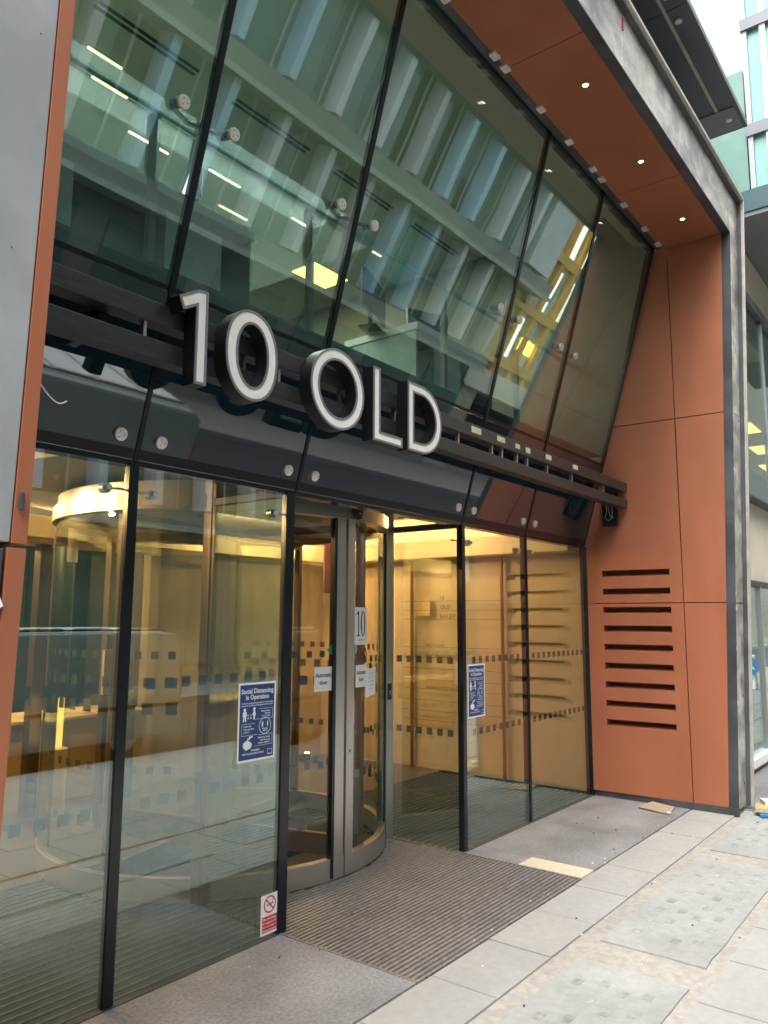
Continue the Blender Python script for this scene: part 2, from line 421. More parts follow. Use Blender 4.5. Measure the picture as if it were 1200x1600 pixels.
lw_ = struct('lobby_side_wall', fm, M['beige_wall'])
rm.build('vent_slots', M['bulk'], lw_)
struct('lobby_back_wall', MB().box(4.62, 7.15, 6.5, 6.62, 0, 2.75), M['beige_wall'])
struct('lobby_left_wall', MB().box(1.28, 1.36, 3.05, 3.8, 0, 2.75).box(-1.6,-1.5,3.8,9.5,0,2.75).box(-1.5,1.36,3.72,3.8,0,2.75), M['beige_wall'])
struct('lobby_void_wall', MB().box(-1.6, 7.2, 9.3, 9.42, 0, 2.75), M['void'])
# ceiling with a raised lit cove along the back
struct('lobby_ceiling', MB().box(-1.6, 7.15, 3.02, 9.4, 2.75, 2.79), M['ceil'])
bk = MB().box(-1.5, 6.86, 6.1, 6.2, 2.26, 2.44).box(6.86, 6.95, 3.1, 6.2, 2.26, 2.44).box(-1.5,4.62,6.2,6.55,2.22,2.27).box(4.62,6.95,6.2,6.499,2.26,2.28).box(6.95,7.149,3.1,6.499,2.26,2.28)
struct('lobby_bulkhead', bk, M['bulk'])
struct('cove_glow_sheet', MB().box(-1.5, 7.1, 5.35, 6.5, 2.735, 2.749).box(6.4,7.1,3.6,5.35,2.735,2.749), M['e_ceil'])  # glowing sheet, not a lamp: cove light put into the ceiling surface
dk = thing('reception_desk', (3,6.4,0), 'low ochre stone reception counter at the back left of the lobby', 'desk')
MB().box(-1.4, 4.6, 6.42, 6.9, 0, .72).build('counter_front', M['ochre'], dk, bevel=.01)
MB().box(-1.4, 4.6, 6.36, 7.0, .722, .75).build('counter_top', M['bulk'], dk, bevel=.005)

# ================================================================== OFFICE FLOOR ABOVE
struct('office_slab', MB().box(.9, 7.12, 3.0, 9.3, 2.80, 3.18), M['slab_edge'])
struct('office_floor', MB().box(.9, 7.12, 2.86, 9.3, 3.182, 3.2), M['office_floor'])
oc = MB().box(.6, 7.3, 2.42, 9.3, 5.62, 5.7); struct('office_ceiling', oc, M['office_ceil'])
struct('office_head_wall', MB().box(.6, 7.3, 2.30, 2.42, 5.2, 5.7), M['office_ceil'])
struct('office_back_wall', MB().box(.6, 7.3, 9.2, 9.3, 3.2, 5.62), M['office_wall'])
struct('office_side_wall', MB().prism([(7.10,2.78,3.2),(7.10,9.2,3.2),(7.10,9.2,5.62),(7.10,2.45,5.62),(7.10,2.3,5.2)], (.08,0,0)), M['office_wall'])
struct('office_left_wall', MB().prism([(.9,2.9,3.2),(.9,9.2,3.2),(.9,9.2,5.62),(.9,2.45,5.62)], (-.08,0,0)), M['office_wall'])

# ================================================================== OFFICE BUILDING FACADE
ob = thing('office_building', (4.2,3.0,0), 'glazed office entrance facade, leaning green glass above a clear ground floor glass wall', 'building')
DOT = .048
def dots_on(x0, x1, y, zlist, parent, mt, step=.098, size=DOT):
    m = MB(); n = int((x1-x0)/step)
    s0 = (x0+x1)/2-(n-1)*step/2
    for z in zlist:
        for i in range(n): m.box(s0+i*step-size/2, s0+i*step+size/2, y, y+.0012, z-size/2, z+size/2)
    return m.build('dot_film', mt, parent)
low = [(1.37,1.99),(2.04,2.985),(4.84,5.797),(5.825,7.02)]
for a, b in low:
    p = MB().box(a, b, 3.0, 3.012, .006, 2.285).build('glass_pane', M['glass_low'], ob)
    dots_on(a+.05, b-.05, 3.0125, (1.305, .79), p, M['film'])
# the return panes of the recess
for xr, a, b in ((4.783,3.03,3.60),(2.998,3.03,3.62)):
    p = MB().box(xr, xr+.012, a, b, .006, 2.27).build('glass_pane', M['glass_low'], ob)
    m = MB()
    for z in (1.305,.79):
        for i in range(6): yy = a+.05+i*.092; m.box(xr+.0125, xr+.0137, yy, yy+DOT, z-DOT/2, z+DOT/2)
    m.build('dot_film', M['film'], p)
# upper return glass above the recess transom
for xr in (4.79, 3.0): MB().box(xr, xr+.010, 3.02, 3.6, 2.33, 2.74).build('glass_pane', M['glass_low'], ob)
for xr in (4.77, 2.985): MB().box(xr, xr+.045, 3.02, 3.62, 2.27, 2.315).build('transom', M['dark_steel'], ob, bevel=.004)
# mullions (ground floor)
for a, b, d in ((1.99,2.04,.03),(2.985,3.05,.03),(4.795,4.84,.04),(5.797,5.823,.05)):
    MB().box(a, b, 2.992, 3.0+d, .0, 2.3).build('mullion', M['mull'], ob, bevel=.003)
MB().box(7.02, 7.045, 2.98, 3.05, 0, 2.3).build('mullion', M['mull'], ob)
# black head between ground floor glass and spandrel
MB().box(1.3, 7.03, 3.0, 3.08, 2.287, 2.33).build('head_rail', M['mull'], ob, bevel=.003)
# spandrels
for i in range(5):
    a, b = JX[i]+.012, JX[i+1]-.012
    sp_ = pane_lean(a, b, 2.31, 3.06, .03).build('spandrel_pane', M['spandrel'], ob, bevel=.003)
    MB().prism([Vector((a, ly(2.315), 2.315))+NL*.001, Vector((b, ly(2.315), 2.315))+NL*.001, Vector((b, ly(2.36), 2.36))+NL*.001, Vector((a, ly(2.36), 2.36))+NL*.001], NL*.002).build('edge_band', M['mull'], sp_)
    pane_lean(a, b, 3.08, 5.20, .014).build('glass_pane', M['glass_up'], ob)
for x in JX[1:]:
    m = MB()
    for z0, z1, w_, dd in ((2.31, 3.06, .012, .03),(3.06, 5.21, .017, .035)):
        zc = (z0+z1)/2
        m.obox(Vector((x, ly(zc), zc))-NL*(dd/2-.006), (1,0,0), NL, UL, w_, dd/2, (z1-z0)/2*math.sqrt(1+K*K))
    m.build('mullion', M['mull'], ob, bevel=.002)
zc = 3.07
MB().obox(Vector((4.2, ly(zc), zc))-NL*.02, (1,0,0), NL, UL, 2.84, .018, .014).build('transom', M['mull'], ob)
MB().obox(Vector((4.2, ly(5.2), 5.2))-NL*.02, (1,0,0), NL, UL, 3.4, .03, .03).build('head_rail', M['mull'], ob)
MB().box(1.3, 7.03, 3.03, 3.06, 2.33, 2.78).box(1.3,7.03,3.0,3.03,2.78,3.0).build('spandrel_backing', M['slab_edge'], ob)
# spider fittings: round steel buttons beside each joint
def button(x, z):
    c = Vector((x, ly(z), z))
    b = MB(); b.tube([c+NL*.001, c+NL*.016], .030, 20); o = b.build('glass_button', M['steel_bright'], ob, smooth=True, bevel=.002)
    s_ = MB()
    for q in (0, 2.1, 4.2):
        u = c+NL*.0162+Vector((1,0,0))*.015*math.cos(q)+UL*.015*math.sin(q); s_.tube([u, u+NL*.0006], .003, 8)
    s_.build('pin_hole', M['ink'], o)
for j, x in enumerate(JX[1:-1]):
    for dx in (-.14, .145):
        button(x+dx, 3.82); button(x+dx*.75, 2.41)
        if 1:
            c = Vector((x+dx, ly(3.82), 3.82))
            MB().tube([c-NL*.02, c-NL*.07], .022, 14).tube([c-NL*.06, Vector((x, ly(3.82), 3.82))-NL*.13], .010, 8).build('spider_arm', M['dark_steel'], ob, smooth=True)
for x, dirs in ((2.015,(-1,1)),(3.03,(-1,)),(4.81,(1,)),(5.81,(-1,1))):
    for d in dirs:
        xx = x+d*.12
        MB().tube([(xx,3.013,2.17),(xx,3.05,2.17)], .024, 16).tube([(xx,3.04,2.17),(x,3.10,2.19)], .006, 8).build('patch_fitting', M['steel'], ob, smooth=True)
        MB().tube([(xx,2.992,2.17),(xx,2.9995,2.17)], .013, 14).build('patch_cap', M['steel_bright'], ob, smooth=True)
# clips along the top of the glass
for x in (1.2,1.75,2.25,2.8,3.3,3.87,4.01,4.51,4.97,5.41,5.59,6.07,6.58,6.94):
    MB().box(x-.035, x+.035, 2.118, 2.165, 5.085, 5.11).build('glass_clip', M['steel_bright'], ob, bevel=.002)
MB().box(.8, 7.06, 2.15, 2.2, 5.10, 5.2).build('glazing_channel', M['dark_steel'], ob)

# ================================================================== ORANGE SIDE WALL (right)
ow = thing('orange_side_wall', (7.08,2.4,0), 'orange side wall of metal panels with nine horizontal vent slots beside the glass', 'wall')
def WX(y): return 7.02 + (3.01-y)*.05
def panel(y0f, y1f, z0, z1, slots=(), name='cladding_panel', lab=None):
    """panel on the right wall between y0f(z) and y1f(z)"""
    zz = sorted(set([z0,z1]+[a for s in slots for a in s[2:]])); fm = MB(); rm = MB(); t = .03
    for j in range(len(zz)-1):
        za, zb = zz[j], zz[j+1]; zc = (za+zb)/2
        cuts = [s for s in slots if s[2] < zc < s[3]]
        sp = [(y0f, y1f)] if not cuts else [(y0f, lambda z, c=cuts[0]: c[1]), (lambda z, c=cuts[0]: c[0], y1f)]
        for fa, fb in sp:
            fm.add([(WX(fa(za)),fa(za),za),(WX(fb(za)),fb(za),za),(WX(fb(zb)),fb(zb),zb),(WX(fa(zb)),fa(zb),zb)], [(0,1,2,3)])
    # rim of the panel
    P = [(y0f(z0),z0),(y1f(z0),z0),(y1f(z1),z1),(y0f(z1),z1)]
    for i in range(4):
        a, b = P[i], P[(i+1)%4]
        fm.add([(WX(a[0]),a[0],a[1]),(WX(b[0]),b[0],b[1]),(WX(b[0])+t,b[0],b[1]),(WX(a[0])+t,a[0],a[1])], [(0,1,2,3)])
    o = fm.build(name, M['orange'], ow)
    for a,b,c,d in slots:
        dp = .14; rm = MB()
        # bottom slopes inwards so that light catches it
        rm.add([(WX(a),a,c),(WX(b),b,c),(WX(b),b,d),(WX(a),a,d),(WX(a)+dp,a,c+.030),(WX(b)+dp,b,c+.030),(WX(b)+dp,b,d),(WX(a)+dp,a,d)],
               [(0,1,5,4),(1,2,6,5),(2,3,7,6),(3,0,4,7),(4,5,6,7)])
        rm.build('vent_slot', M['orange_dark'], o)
    return o
gp = .004
yA = lambda z: min(3.005, ly(z)+.004) if z > 2.3 else 3.005
yB = lambda z: 2.105+gp; yB2 = lambda z: 2.105-gp
yC = lambda z: fy(z)+.075
sl = [(2.216, 2.835, z, z+.060) for z in zs]
for (z0, z1) in ((.055,1.754),(1.762,2.3),(2.3,3.432),(3.440,5.10)):
    ss = [s for s in sl if s[2] > z0 and s[3] < z1]
    if (z0, z1) == (2.3, 3.432): continue
    if (z0, z1) == (1.762, 2.3):
        # one panel that follows the kink of the glass line
        o = panel(yA, yB, 1.762, 2.3, ss); 
        fm = MB(); n = 6
        for k in range(n):
            za, zb = 2.3+(3.432-2.3)*k/n, 2.3+(3.432-2.3)*(k+1)/n
            fm.add([(WX(yA(za)),yA(za),za),(WX(2.109),2.109,za),(WX(2.109),2.109,zb),(WX(yA(zb)),yA(zb),zb)], [(0,1,2,3)])
        fm.build('cladding_panel', M['orange'], ow)
        panel(yB2, yC, 1.762, 3.432)
        continue
    panel(yA, yB, z0, z1, ss); panel(yB2, yC, z0, z1)
MB().prism([(7.26,3.0,0.0),(7.28,1.78,0.0),(7.28,1.60,5.1),(7.26,2.3,5.1),(7.26,3.0,2.3)], (.05,0,0)).build('backing_board', M['joint'], ow)
MB().box(7.055, 7.10, 1.74, 3.0, 0, .055).build('skirting', M['dark_steel'], ow)
# left reveal wall (nearly edge-on)
ol = thing('orange_reveal', (.86,1.7,0), 'narrow orange reveal panel edging the grey pier at the left', 'wall')
for z0, z1, xa in ((-.0,1.752,.822),(1.762,5.10,.829)):
    MB().prism([(xa, fy(z0)-.002, z0),(.864, fy(z0)-.002, z0),(.864, fy(z1)-.002, z1),(xa, fy(z1)-.002, z1)], (0,.06,0)).build('edge_strip', M['orange'], ol, bevel=.001)
    MB().prism([(.864, fy(z0)+.062, z0),(1.30, 3.0, z0),(1.30, 3.0 if z1 < 2 else 2.2, z1),(.864, fy(z1)+.062, z1)], (-.03,0,0)).build('cladding_panel', M['orange'], ol)

# soffit
so = thing('orange_soffit', (4,1.9,5.1), 'orange metal soffit over the entrance with round downlights', 'soffit')
for a, b in ((.5,1.05),(1.056,2.9),(2.906,4.02),(4.026,5.9),(5.906,7.08)):
    MB().box(a, b, fy(5.1)+.075, 2.148, 5.10, 5.13).build('soffit_panel', M['orange'], so, bevel=.0015)
MB().box(.5, 7.1, 1.6, 2.3, 5.132, 5.17).build('backing_board', M['joint'], so)
dl = thing('downlight', (4.47,1.80,5.1), 'recessed warm downlight in the orange soffit, nearest of the three seen', 'light', 'downlights in the orange soffit')
MB().arc((4.47,1.80), .019, .029, 0, 2*PI, 5.094, 5.10, 28).build('trim_ring', M['steel'], dl, smooth=True)
MB().tube([(4.47,1.80,5.096),(4.47,1.80,5.099)], .018, 20).build('lamp', M['e_down'], dl)
dup(dl, (1.07,.01,0), 'middle warm downlight of the three in the orange soffit')
dup(dl, (2.14,.02,0), 'farthest warm downlight, nearest the tall orange side wall')

# ================================================================== PORTAL FRAME
pf = thing('portal_frame', (7.2,1.6,0), 'dark steel portal frame with smeared pale facing around the entrance', 'frame')
def post(x0, x1, d0, d1, z0, z1, name, m, bev=.003):
    """post whose street face follows the lean; d = offsets behind the street face"""
    P = [(x0,fy(z0)+d0,z0),(x1,fy(z0)+d0,z0),(x1,fy(z0)+d1,z0),(x0,fy(z0)+d1,z0),(x0,fy(z1)+d0,z1),(x1,fy(z1)+d0,z1),(x1,fy(z1)+d1,z1),(x0,fy(z1)+d1,z1)]
    return MB().hexa(P).build(name, m, pf, bevel=bev)
post(7.094, 7.104, .0, .13, .03, 5.10, 'side_plate', M['dark_steel'])
post(7.105, 7.36, .004, .018, .035, 1.75, 'face_plate', M['smear'])
post(7.105, 7.36, .004, .018, 1.757, 3.425, 'face_plate', M['smear'])
post(7.105, 7.36, .004, .018, 3.432, 5.48, 'face_plate', M['smear'])
post(7.105, 7.40, .02, .30, .03, 5.6, 'core', M['dark_steel'])
post(7.362, 7.378, -.03, .02, .03, 5.48, 'channel', M['dark_steel'])
post(7.378, 7.40, -.055, .02, .03, 5.53, 'flange', M['flange'])
def beam(x0, x1, d0, d1, z0, z1, name, m):
    return post(x0, x1, d0, d1, z0, z1, name, m)
for a, b in ((.5,2.2),(2.206,4.46),(4.466,7.102)):
    beam(a, b, .004, .018, 5.103, 5.48, 'face_plate', M['smear'])
beam(.5, 7.1, 0, .073, 5.09, 5.1, 'bottom_plate', M['dark_steel'])
beam(.5, 7.1, .02, .5, 5.14, 5.6, 'core', M['dark_steel'])
beam(.5, 7.378, -.03, .02, 5.482, 5.50, 'channel', M['dark_steel'])
beam(.5, 7.40, -.055, .02, 5.502, 5.53, 'flange', M['flange'])
for z in (.9, 1.35, 1.69, 1.82, 2.9, 4.0, 4.6):
    post(7.1045, 7.112, -.002, .004, z, z+.035, 'clip', M['poster_white'], 0)
for z in (.22,.95,3.38):
    post(7.30, 7.315, .001, .004, z, z+.015, 'rivet', M['mull'], 0)
post(4.455, 4.475, -.002, .004, 5.36, 5.44, 'tag', M['red'], 0)

# left pier
lp = thing('grey_pier', (0,1.8,0), 'grey metal clad pier with stains at the left edge', 'pier')
for z0, z1, xb in ((.0,1.750,.815),(1.764,6.2,.826)):
    P = [(-2.2,fy(z0),z0),(xb,fy(z0),z0),(xb,fy(z0)+.4,z0),(-2.2,fy(z0)+.4,z0),(-2.2,fy(z1),z1),(xb,fy(z1),z1),(xb,fy(z1)+.4,z1),(-2.2,fy(z1)+.4,z1)]
    MB().hexa(P).build('metal_panel', M['grey_panel'] if z0 > 1 else M['dark_steel'], lp, bevel=.003)
st = MB()
for (x, z, q) in ((.685,2.735,.012),(.697,2.725,.008),(.74,1.86,.004),(.742,1.84,.003),(.738,1.88,.003),(.71,2.51,.003),(.60,2.3,.004),(.77,2.42,.002),(.66,2.12,.003),(.52,2.9,.004),(.72,3.1,.003),(.79,2.95,.002),(.63,1.95,.003),(.55,2.55,.002)):
    P = [(x+q*random.uniform(.7,1.2)*math.cos(t), fy(z)-.0015, z+q*random.uniform(.7,1.2)*math.sin(t)) for t in [k*PI/5 for k in range(10)]]
    st.prism(P, (0,.001,0))
st.build('stain', M['dark_steel'], lp)
MB().box(.835, .845, fy(1.9)-.012, fy(1.9)-.003, 1.835, 1.875).build('lock_plate', M['dark_steel'], ol, bevel=.002)
cb = MB(); P = []
for i in range(14):
    t = i/13; P.append((.885+.075*t, 1.72, 2.155-.045*math.sin(t*PI*.62)+(.03*max(0,t-.75))))
cb.tube([( .87,1.70,2.19)]+P, .0016, 6)
tag(cb.build('loose_cable', M['cable'], smooth=True), 'thin white cable end curling out from the left orange strip', 'cable')
tt = MB().prism([(.79,fy(1.63)-.004,1.60),(.822,fy(1.63)-.005,1.625),(.80,fy(1.63)-.006,1.67)], (0,-.001,0))
tag(tt.build('paper_scrap', M['white']), 'torn white paper scrap stuck on the left grey pier', 'paper')

# ================================================================== SIGN RAILS AND LETTERS
sr = thing('sign_rail', (4,2.6,2.6), 'twin brown metal rails across the facade carrying the sign letters', 'rail')
for z0, z1 in ((2.632,2.714),(2.785,2.872)):
    r_ = MB().box(.9, 7.0, 2.552, 2.636, z0, z1).build('rail', M['rail'], sr, bevel=.004)
    h = MB()
    for i in range(46):
        x = 3.82+i*.07
        if i % 3 != 1: h.tube([(x,2.5515,(z0+z1)/2+.012),(x,2.5505,(z0+z1)/2+.012)], .0035, 8)
    h.build('screw_hole', M['ink'], r_)
for x in (1.3,1.75,2.0,2.28,2.5,2.72,2.95,3.2,3.42,3.6,4.1,4.53,4.67,4.89,5.05,5.38,5.83,6.5):
    MB().box(x-.007, x+.007, 2.575, 2.60, 2.714, 2.785).build('spacer', M['steel'], sr)
for x in (1.6,3.3,5.0,6.4):
    MB().box(x-.02, x+.02, 2.637, ly(2.75)-.01, 2.70, 2.80).build('stand_off', M['mull'], sr)
wb = thing('rail_bracket', (7.0,2.7,2.6), 'open black bracket box under the sign rails on the orange wall', 'bracket')
b_ = MB().box(6.975, 7.03, 2.78, 2.79, 2.49, 2.85).box(6.975,7.03,2.655,2.665,2.49,2.85).box(7.02,7.03,2.665,2.78,2.49,2.85).box(6.975,7.03,2.655,2.79,2.48,2.49)
b_.build('housing', M['mull'], wb)
w_ = MB()
w_.tube([(6.985,2.70,2.66),(6.978,2.69,2.60),(6.982,2.705,2.55),(6.985,2.74,2.53),(6.98,2.765,2.56),(6.985,2.75,2.62),(6.99,2.76,2.70)], .0025, 6)
w_.tube([(6.99,2.735,2.72),(6.98,2.73,2.62),(6.985,2.715,2.57),(6.99,2.68,2.56)], .002, 6)
w_.build('wire', M['cable'], wb)
tp0 = None
for i, (x, z) in enumerate(((4.28,2.835),(4.61,2.835),(4.85,2.83),(5.01,2.83),(5.35,2.835),(5.84,2.835))):
    ww = (.062,.055,.035,.035,.048,.05)[i]
    o = MB().box(x-ww, x+ww, 2.5495, 2.5508, z-.018+random.uniform(-.004,.004), z+.02).build('tape_strip', M['tape'])
    tag(o, ['widest cream tape strip on the upper rail, just right of letter D', 'second cream tape strip from letter D on the upper rail', 'left one of the close pair of cream tapes on the upper rail',
        'right one of the close pair of cream tapes on the upper rail', 'second last cream tape strip on the upper rail towards the orange wall', 'cream tape strip on the upper rail nearest the orange wall'][i], 'tape', 'cream tape strips on the sign rail')
def offset(P, d):
    """offset closed 2d ccw polygon inwards by d"""
    n = len(P); out = []
    for i in range(n):
        a, b, c = Vector(P[i-1]), Vector(P[i]), Vector(P[(i+1) % n])
        e1 = (b-a).normalized(); e2 = (c-b).normalized()
        n1 = Vector((-e1.y, e1.x)); n2 = Vector((-e2.y, e2.x))
        m = (n1+n2); k = d/max(.3, (1+n1.dot(n2)))
        out.append(tuple(b+m*k))
    return out
YF, YBK = 2.47, 2.548
def letter(name, label, outer, inner=None):
    c = sum(p[0] for p in outer)/len(outer)
    t = thing(name, (c, 2.51, 2.54), label, 'letter', 'illuminated sign letters')
    to3 = lambda P, y: [(p[0], y, p[1]) for p in P]
    R = .011
    if inner is None:
        MB().prism(to3(outer, YF+.006), (0, YBK-YF-.006, 0)).build('return', M['letter_side'], t)
        off = offset(outer, R)
        MB().ring(to3(outer, YF), to3(off, YF), (0, .006, 0)).build('rim', M['letter_rim'], t)
        MB().prism(to3(off, YF+.003), (0, .003, 0)).build('face', M['letter_face'], t)
    else:
        MB().ring(to3(outer, YF+.006), to3(inner, YF+.006), (0, YBK-YF-.006, 0)).build('return', M['letter_side'], t)
        oo = offset(outer, R); ii = offset(inner, -R)
        m = MB().ring(to3(outer, YF), to3(oo, YF), (0, .006, 0)); m.ring(to3(inner, YF), to3(ii, YF), (0, .006, 0))
        m.build('rim', M['letter_rim'], t)
        MB().ring(to3(oo, YF+.003), to3(ii, YF+.003), (0, .003, 0)).build('face', M['letter_face'], t)
    return t
one = [(1.919,2.549),(1.981,2.551),(1.979,2.958),(1.932,2.956),(1.830,2.897),(1.855,2.842),(1.919,2.878)]
letter('numeral_one', 'numeral 1 of the illuminated white sign letters, the leftmost', one)
def sup(cx, cz, rx, rz, e=2.0, n=64):
    return [(cx+rx*abs(math.cos(t))**(2/e)*(1 if math.cos(t) >= 0 else -1), cz+rz*abs(math.sin(t))**(2/e)*(1 if math.sin(t) >= 0 else -1)) for t in [2*PI*(k+.5)/n for k in range(n)]]
letter('numeral_zero', 'numeral 0 of the illuminated white sign, narrow oval after the 1', sup(2.233,2.754,.153,.206,2.15), sup(2.235,2.754,.087,.142,2.1))
letter('letter_o', 'round white capital O on the sign rails', sup(2.812,2.742,.202,.207), sup(2.812,2.742,.140,.146))
letter('letter_l', 'white capital L on the sign rails between O and D', [(3.093,2.537),(3.352,2.537),(3.352,2.592),(3.153,2.592),(3.153,2.941),(3.093,2.941)])
def dshape(x0, x1, z0, z1, n=26):
    P = []; rz = (z1-z0)/2; rx = min(x1-x0, rz*1.03); cx = x1-rx; cz = (z0+z1)/2
    P.append((x0, z0)); P.append(((x0+cx)/2+.001, z0))
    for k in range(n+1):
        t = -PI/2+PI*k/n; P.append((cx+rx*math.cos(t), cz+rz*math.sin(t)))
    P.append(((x0+cx)/2+.001, z1)); P.append((x0, z1)); return P
letter('letter_d', 'white capital D, last letter on the sign rails', dshape(3.405,3.745,2.540,2.938), dshape(3.463,3.683,2.598,2.880))

# ================================================================== REVOLVING DOOR
rd = thing('revolving_door', (CX,CY,0), 'large glass revolving door drum framed in brushed steel', 'door')
R_ = 1.2
D = math.radians
# curved glass: left wall, right wall, closed front pair
MB().arc((CX,CY), R_-.012, R_, D(137), D(223), .13, 2.26, 28).build('curved_glass', M['glass_clear'], rd)
MB().arc((CX,CY), R_-.012, R_, D(-43), D(43), .13, 2.26, 28).build('curved_glass', M['glass_clear'], rd)
fl = MB().arc((CX,CY), R_-.012, R_, D(227), D(265.5), .13, 2.26, 18).build('curved_glass', M['glass_clear'], rd)
frr = MB().arc((CX,CY), R_-.012, R_, D(273.8), D(313), .13, 2.26, 18).build('curved_glass', M['glass_clear'], rd)
def drum_dots(a0, a1, rows, par):
    m = MB()
    for z, s, step in rows:
        n = int((a1-a0)/step)
        for i in range(n):
            a = a0+(i+.5)*step; h = s/2/R_
            m.arc((CX,CY), R_-.0145, R_-.0130, a-h, a+h, z-s/2, z+s/2, 2)
    m.build('dot_film', M['film'], par)
rows = ((1.385,.040,.085),(1.21,.055,.115),(1.03,.040,.085)) 
drum_dots(D(229), D(264), ((1.38,.040,.085),(1.22,.052,.125),(.70,.042,.085),(.36,.06,.125)), fl)
drum_dots(D(275), D(312), ((1.33,.042,.085),(1.03,.0,.085),(.86,.040,.085),(.60,.05,.085)), frr)
lwall = [o for o in COL.objects if o.parent == rd][0]; rwall = [o for o in COL.objects if o.parent == rd][1]
drum_dots(D(140), D(220), ((1.38,.045,.09),(1.22,.06,.125),(1.07,.07,.125),(.72,.045,.09),(.40,.06,.125)), lwall)
drum_dots(D(-40), D(40), ((1.38,.045,.09),(1.22,.06,.125),(1.07,.07,.125),(.72,.045,.09),(.40,.06,.125)), rwall)
# floor ring, head ring
MB().arc((CX,CY), R_-.035, R_+.012, D(137), D(223), .0, .13, 28).build('base_rail', M['steel'], rd, smooth=True)
MB().arc((CX,CY), R_-.035, R_+.012, D(-43), D(43), .0, .13, 28).build('base_rail', M['steel'], rd, smooth=True)
MB().arc((CX,CY), R_-.035, R_+.012, D(227), D(269.6), .006, .13, 18).build('base_rail', M['steel'], rd, smooth=True)
MB().arc((CX,CY), R_-.035, R_+.012, D(269.9), D(313), .006, .13, 18).build('base_rail', M['steel'], rd, smooth=True)
MB().arc((CX,CY), R_-.06, R_+.03, 0, 2*PI, 2.26, 2.355, 96).build('head_ring', M['steel'], rd, smooth=True)
MB().arc((CX,CY), R_-.06, R_+.002, 0, 2*PI, 2.357, 2.44, 96).build('upper_ring', M['steel'], rd, smooth=True)
cl = [(CX+(R_-.062)*math.cos(t), CY+(R_-.062)*math.sin(t), 2.30) for t in [2*PI*k/64 for k in range(64)]]
dc = MB().prism(cl, (0,0,.03)).build('drum_ceiling', M['bronze'], rd)
for q, rr in ((250,.55),(285,.75),(215,.6),(150,.6),(40,.6),(330,.5)):
    x, y = CX+rr*math.cos(D(q)), CY+rr*math.sin(D(q))
    MB().tube([(x,y,2.293),(x,y,2.3)], .05, 18).build('ceiling_spot', M['joint'], dc)
for a in (45,135,225,315):
    x, y = CX+(R_+.01)*math.cos(D(a)), CY+(R_+.01)*math.sin(D(a))
    ax = (math.cos(D(a)), math.sin(D(a)), 0)
    top = 2.26 if a > 180 else 2.75
    h_ = 2.72 if a > 180 else 2.72
    MB().obox((x,y,h_/2), (1,0,0), (0,1,0), (0,0,1), .036, .036, h_/2).build('post', M['steel'] if a == 315 else M['bronze'], rd, bevel=.004)
# centre stiles of the closed night doors
for a, w_ in ((266.9,.028),(271.6,.026)):
    x, y = CX+(R_-.004)*math.cos(D(a)), CY+(R_-.004)*math.sin(D(a))
    o = MB().obox((x,y,1.135), (-math.sin(D(a)),math.cos(D(a)),0), (math.cos(D(a)),math.sin(D(a)),0), (0,0,1), w_+.012, .022, 1.125).build('night_door_stile', M['steel'], rd, bevel=.003)
    if a < 270: MB().obox((x-.052,y+.004,1.135), (1,0,0), (0,1,0), (0,0,1), .012, .02, 1.12).build('brush_seal', M['mull'], o)
    MB().obox((x+.0,y-.0235,.76), (1,0,0), (0,1,0), (0,0,1), .004, .0015, .009).build('keyhole', M['ink'], o) if a > 270 else None
# wings
MB().tube([(CX,CY,.0),(CX,CY,2.29)], .045, 20).build('centre_shaft', M['bronze'], rd, smooth=True)
for a in (15,105,195,285):
    u = Vector((math.cos(D(a)), math.sin(D(a)), 0)); v = Vector((-u.y, u.x, 0))
    c0 = Vector((CX,CY,0))
    g_ = MB().obox(c0+u*.60+Vector((0,0,1.2)), u, v, (0,0,1), .50, .006, 1.04).build('wing_glass', M['glass_clear'], rd)
    fr = MB()
    fr.obox(c0+u*1.12+Vector((0,0,1.14)), u, v, (0,0,1), .028, .024, 1.12)
    fr.obox(c0+u*.075+Vector((0,0,1.14)), u, v, (0,0,1), .028, .024, 1.12)
    fr.obox(c0+u*.60+Vector((0,0,.085)), u, v, (0,0,1), .49, .022, .07)
    fr.obox(c0+u*.60+Vector((0,0,2.235)), u, v, (0,0,1), .49, .022, .03)
    fr.build('wing_frame', M['bronze'], rd, bevel=.003)
# big canopy disc above the drum, cut off at the glass line
P = []
for k in range(96):
    t = 2*PI*k/96; P.append((CX+1.72*math.cos(t), max(3.1, CY+1.72*math.sin(t)), 2.50))
Q = []
for p in P:
    if not Q or (Vector(p)-Vector(Q[-1])).length > 1e-4: Q.append(p)
struct('lobby_ceiling_disc', MB().prism(Q, (0,0,.06)), M['ceil'])
# motion sensor
ms = thing('motion_sensor', (3.93,3.28,2.3), 'black oval motion sensor on the steel head ring of the door', 'sensor')
P = [(3.935+.042*math.cos(t), 3.289, 2.335+.078*math.sin(t)*(1 if abs(math.sin(t)) < .95 else .97)) for t in [2*PI*k/28 for k in range(28)]]
MB().prism(P, (0,-.035,0)).build('sensor_body', M['plastic'], ms, bevel=.01, smooth=True)
MB().box(3.925, 3.95, 3.2525, 3.2535, 2.30, 2.303).build('status_light', M['white'], ms)
ps = thing('door_post', (4.70,3.62,0), 'wide brushed steel door post with a black lock plate beside the revolving door', 'post')
MB().box(4.685, 4.775, 3.60, 3.68, 0, 2.74).build('post_body', M['steel'], ps, bevel=.004)
o = MB().box(4.70, 4.742, 3.594, 3.5995, 1.0, 1.12).build('lock_plate', M['plastic'], ps, bevel=.002)
MB().tube([(4.722,3.593,1.06),(4.722,3.5938,1.06)], .007, 12).box(4.7195,4.7245,3.593,3.5938,1.035,1.06).build('keyhole', M['steel_bright'], o)
MB().box(4.66, 4.683, 3.61, 3.66, 0, 2.26).build('brush_seal', M['mull'], ps)
